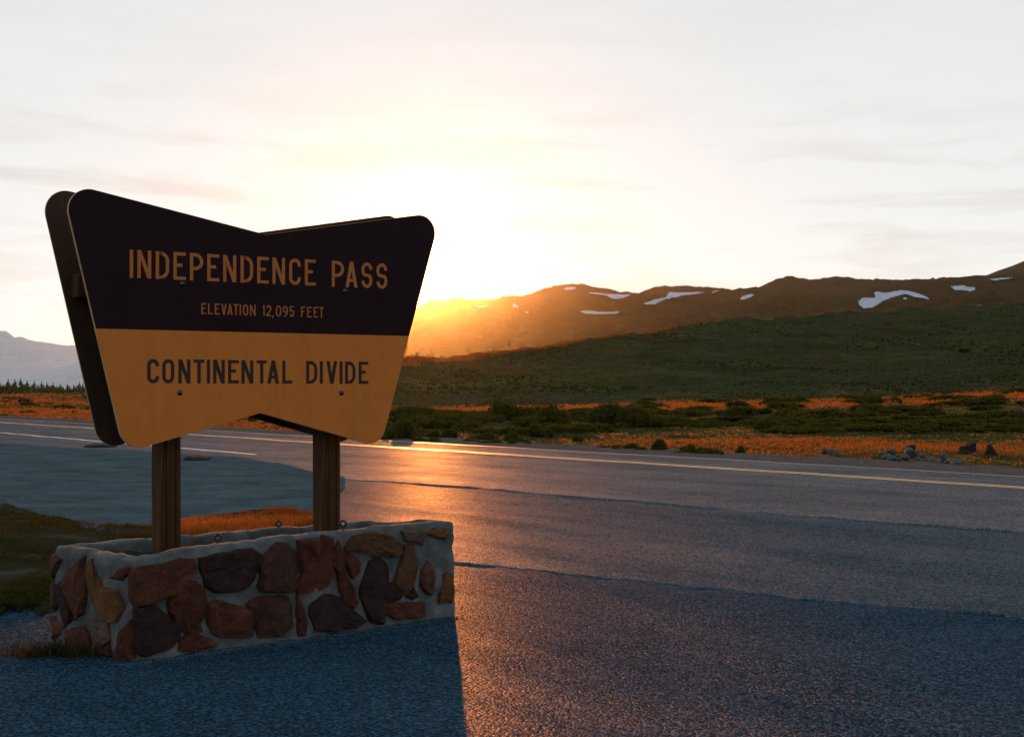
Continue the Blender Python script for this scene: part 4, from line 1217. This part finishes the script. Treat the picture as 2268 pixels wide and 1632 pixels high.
for i in range(2200):
    x = rs.uniform(-500, 420); Yd = rs.uniform(420, 1250)
    Xd = (x - CX) / F * Yd; z = float(terrain_z(Xd, Yd))
    lim = H + (HY - (850 + 10 * (x / 200) + rs.uniform(-3, 10))) / F * Yd      # crowns reach the wood's skyline
    h = np.clip(lim - z, 5, 17)
    v, f = firs[i % 6]; a = rs.uniform(0, 6.28); c, s = math.cos(a), math.sin(a)
    wv = v * h; wv = np.stack([wv[:, 0] * c - wv[:, 1] * s + Xd, wv[:, 0] * s + wv[:, 1] * c + Yd, wv[:, 2] + z], -1)
    VV.append(wv); FF.append(f + off); off += len(v)
fo = link('conifer_forest', mesh_fast('conifer_forest', np.concatenate(VV), np.concatenate(FF)), M_FIR)
tag(fo, 'dark conifer wood below the hazy mountains', 'forest', kind='stuff')
for i, (x, yt, Yd) in enumerate(((18, 840, 520), (33, 841, 540), (46, 838, 500), (60, 843, 560), (76, 845, 520), (92, 846, 510), (104, 848, 560), (118, 849, 530), (133, 851, 520), (149, 850, 500), (163, 853, 540), (176, 846, 480), (183, 850, 520))):
    Xd = (x - CX) / F * Yd; z = float(terrain_z(Xd, Yd)); h = H + (HY - yt) / F * Yd - z
    e = bpy.data.objects.new('fir_tree', None); COL.objects.link(e); e.location = (Xd, Yd, z); e.scale = (h, h, h); e.rotation_euler = (0, 0, i * 1.3)
    c = link('crown', fir_crowns[i % 6], None, e); t = link('trunk', trunk_me, None, e)
    tag(e, "small fir tree rising on the far wood's skyline left of the sign", 'tree', 'firs on the skyline of the far wood')

# ------------------------------------------------------------------ rocks
def rock_mesh(name, seed, mat, sub=2, flat=0.7):
    rn = random.Random(seed)
    bm = bmesh.new(); bmesh.ops.create_icosphere(bm, subdivisions=sub, radius=0.5)
    ax = [Vector((rn.uniform(-1, 1), rn.uniform(-1, 1), rn.uniform(-1, 1))).normalized() for _ in range(9)]
    cut = [rn.uniform(.20, .36) for _ in ax]
    for v in bm.verts:
        for a, c in zip(ax, cut):
            d = v.co.dot(a)
            if d > c: v.co -= a * (d - c) * 0.92
        v.co += Vector((rn.uniform(-1, 1), rn.uniform(-1, 1), rn.uniform(-1, 1))) * 0.012
        v.co.z = v.co.z * flat + .28
    me = bm_mesh(name, bm); me.materials.append(mat); return me
def block_rock(name, seed, mat, taper, tall):
    """upright broken block with a blunt, uneven top"""
    rn = random.Random(seed)
    bm = bmesh.new(); bmesh.ops.create_cube(bm, size=1)
    bmesh.ops.subdivide_edges(bm, edges=bm.edges[:], cuts=3, use_grid_fill=True)
    a, b = rn.uniform(0, 9), rn.uniform(0, 9)
    for v in bm.verts:
        t = v.co.z + .5; k = 1 - taper * t
        v.co.x *= k * rn.uniform(.86, 1.08); v.co.y *= k * rn.uniform(.86, 1.08)
        v.co.x += .10 * math.sin(3.1 * t + a); v.co.y += .08 * math.sin(4 * t + b)
        v.co.z = t * tall * (1 + .22 * math.sin(2.5 * v.co.x + a) * t) + rn.uniform(-.03, .03)
    me = bm_mesh(name, bm); me.materials.append(mat); return me
GREY = [rock_mesh('rock', 400 + i, STONE['grey']) for i in range(6)]
def put_rock(x, y, w, h, me, name, label, cat, group=None, rot=None):
    Yd = H * F / (y - HY); Xd = (x - CX) / F * Yd
    z = float(terrain_z(Xd, Yd))
    o = link(name, me, None, None, (Xd, Yd, z - 0.01)); o.rotation_euler = (0, 0, random.uniform(0, 6.28) if rot is None else rot)
    o.scale = (w * Yd / F / .65, w * Yd / F / .65, (h * Yd / F + .05) / .5)
    return tag(o, label, cat, group)
PILE = 'lichen-grey rock in the heap beside the road shoulder'
for x, y, w, h in ((1955, 1012, 14, 9), (1964, 1015, 17, 10), (1972, 1017, 12, 7), (1981, 1016, 12, 8), (1960, 1008, 10, 6), (1975, 1008, 14, 12), (1990, 1018, 10, 6),
                   (2006, 1016, 14, 8), (2016, 1012, 22, 14), (2024, 1010, 13, 10), (2030, 1019, 13, 8), (2044, 1021, 12, 6), (2060, 1021, 14, 7), (2072, 1022, 12, 6),
                   (2080, 1024, 14, 8), (2090, 1020, 18, 15), (2098, 1025, 13, 8), (2107, 1026, 20, 10), (2120, 1028, 20, 11), (2130, 1028, 12, 8), (2086, 1013, 12, 8), (2040, 1013, 11, 6)):
    put_rock(x, y, w, h, random.choice(GREY), 'rock', PILE, 'rock', 'grey rocks beside the road shoulder')
for x, y, w, h in ((1828, 1003, 12, 7), (1840, 1005, 16, 8), (1852, 1006, 10, 6), (1845, 1002, 9, 6)):
    put_rock(x, y, w, h, random.choice(GREY), 'rock', 'grey rock in the small cluster apart from the heap, by the road', 'rock', 'grey rocks beside the road shoulder')
put_rock(2142, 1007, 20, 15, block_rock('boulder', 501, STONE['brown'], 0.22, 0.62), 'boulder', 'big dark upright boulder with a blunt top beyond the rock heap', 'boulder', rot=0.4)
put_rock(2160, 1012, 12, 4, rock_mesh('boulder', 502, STONE['grey'], 2, 0.6), 'rock', 'small pale rock lying between the two dark boulders', 'rock')
put_rock(2193, 1010, 18, 11, block_rock('boulder', 503, STONE['brown'], 0.75, 0.66), 'boulder', 'dark pointed boulder beside a bent dead branch', 'boulder', rot=1.1)
put_rock(2018, 1003, 18, 12, rock_mesh('boulder', 504, STONE['brown'], 2, 0.85), 'boulder', 'small dark boulder behind the grey rock heap', 'boulder')
# bent dead branch beside the pointed boulder
def tube(name, pts, radii, mat, seg=6):
    bm = bmesh.new(); rings = []
    for i, p in enumerate(pts):
        p = Vector(p); d = (Vector(pts[min(i + 1, len(pts) - 1)]) - Vector(pts[max(i - 1, 0)])).normalized()
        a = d.orthogonal().normalized(); b = d.cross(a)
        rings.append([bm.verts.new(p + (a * math.cos(2 * math.pi * k / seg) + b * math.sin(2 * math.pi * k / seg)) * radii[i]) for k in range(seg)])
    for a, b in zip(rings, rings[1:]):
        for k in range(seg): bm.faces.new([a[k], a[(k + 1) % seg], b[(k + 1) % seg], b[k]])
    bm.faces.new(rings[0][::-1]); bm.faces.new(rings[-1])
    return link(name, bm_mesh(name, bm, True), mat)
Yd = 33.0
zz = lambda y: H + (HY - y) / F * Yd
xx = lambda x: (x - CX) / F * Yd
tag(tube('dead_branch', [(xx(2180), Yd, zz(1016)), (xx(2181), Yd - .05, zz(1000)), (xx(2185), Yd - .08, zz(990)), (xx(2194), Yd - .1, zz(983)), (xx(2203), Yd - .1, zz(980)), (xx(2210), Yd - .12, zz(979))],
         [.018, .016, .015, .012, .009, .004], M_BARK), 'thin bent dead branch arching over the pointed boulder', 'branch')

# dark lumps added for the pothole-like shadows where the gravel meets the road
for x_, y_, w_, lab in ((222, 992, 66, 'dark lump standing in for a shadow on the gravel nearest the left sign edge'), (438, 1020, 60, 'dark lump standing in for a shadow seen between the two sign posts')):
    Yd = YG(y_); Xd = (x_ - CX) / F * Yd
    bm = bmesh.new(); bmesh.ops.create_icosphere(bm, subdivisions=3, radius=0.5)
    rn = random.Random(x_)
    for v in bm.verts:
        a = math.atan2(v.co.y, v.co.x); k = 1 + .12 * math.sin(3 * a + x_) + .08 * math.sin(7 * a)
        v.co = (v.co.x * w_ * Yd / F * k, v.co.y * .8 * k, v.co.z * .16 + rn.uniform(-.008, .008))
    tag(link('shadow_lump', bm_mesh('shadow_lump', bm), M_LUMP, None, (Xd, Yd, UP_Z + .03)), lab, 'asphalt', 'dark lumps standing in for shadows at the road edge')

# loose stones on the pavement
def pebbles(name, X, Y, Z, size, tint, label):
    n = len(X)
    base = np.array([(1, 0, 0), (-.5, .87, 0), (-.5, -.87, 0), (0, 0, .8), (0.1, 0.1, -.4)])
    fc = np.array([(0, 1, 3), (1, 2, 3), (2, 0, 3), (1, 0, 4), (2, 1, 4), (0, 2, 4)])
    th = RNG.uniform(0, 6.28, n); c, s = np.cos(th), np.sin(th)
    B = base[None] * size[:, None, None] * RNG.uniform(.6, 1.2, (n, 5, 1))
    V = np.stack([B[..., 0] * c[:, None] - B[..., 1] * s[:, None] + X[:, None], B[..., 0] * s[:, None] + B[..., 1] * c[:, None] + Y[:, None], B[..., 2] + Z[:, None]], -1)
    me = mesh_fast(name, V.reshape(-1, 3), (np.arange(n)[:, None, None] * 5 + fc[None]).reshape(-1, 3))
    return tag(link(name, me, tint), label, 'gravel', kind='stuff')
x = RNG.uniform(-200, 2500, 5200); Y = 5.5 * (30 / 5.5) ** RNG.uniform(0, 1, 5200); X = (x - CX) / F * Y
Zs = np.where(Y > YG(y_edge(x)), ROAD_Z, np.where(Y > YG(np.interp(x, C2_X, C2_Y)), UP_Z, 0)) + undul(X, Y, .009)
pebbles('loose_grit', X, Y, Zs, RNG.uniform(.002, .005, 5200) * (1 + Y / 30), M_GRAVEL, 'loose grit scattered over the pavement')
x = RNG.uniform(-400, 2500, 6000); Y = Yp(x, RNG.uniform(21.8, 24.6, 6000)); X = (x - CX) / F * Y
pebbles('shoulder_gravel', X, Y, ROAD_Z - 0.03 + undul(X, Y, .02), RNG.uniform(.006, .022, 6000), M_SHOULDER, 'loose gravel on the far road shoulder')
x = RNG.uniform(-300, 750, 5000); ya = np.interp(x, VF_X, VF_Y); Y = YG(ya) * (YG(y_edge(x)) * .98 / YG(ya)) ** RNG.uniform(0, 1, 5000); X = (x - CX) / F * Y
pebbles('lot_gravel', X, Y, UP_Z + .014 + undul(X, Y, .009), RNG.uniform(.005, .014, 5000), M_GRAVEL, 'loose gravel on the bare ground behind the planter')

n = 1500
la = RNG.uniform(-0.1, PLEN - 0.06, n); lo_ = -np.abs(RNG.normal(0, .07, n)) - 0.02
X = C0.x + PA.x * la + PB.x * lo_; Y = C0.y + PA.y * la + PB.y * lo_
pebbles('base_grit', X, Y, undul(X, Y, .009), RNG.uniform(.003, .011, n) * np.exp(lo_ * 4), M_GRAVEL, 'grit gathered along the foot of the stone planter')

# ------------------------------------------------------------------ haze
HAZE_DENSITY = 0.5 / 92000
bm = bmesh.new(); bmesh.ops.create_cube(bm, size=1)
for v in bm.verts:
    v.co = (v.co.x * 110000, v.co.y * 110000, -180 + (v.co.z + .5) * (930 + 180))
hz = Mat('haze_air')
hz.l.remove(hz.out.inputs['Surface'].links[0])
pv = hz.n.new('ShaderNodeVolumePrincipled')
pv.inputs['Color'].default_value = (0.80, 0.87, 0.96, 1)
pv.inputs['Density'].default_value = HAZE_DENSITY
pv.inputs['Anisotropy'].default_value = 0.962
hz.l.new(pv.outputs['Volume'], hz.out.inputs['Volume'])
tag(link('haze', bm_mesh('haze', bm), hz.m), 'thin bright evening haze over the valley', 'haze', kind='stuff')
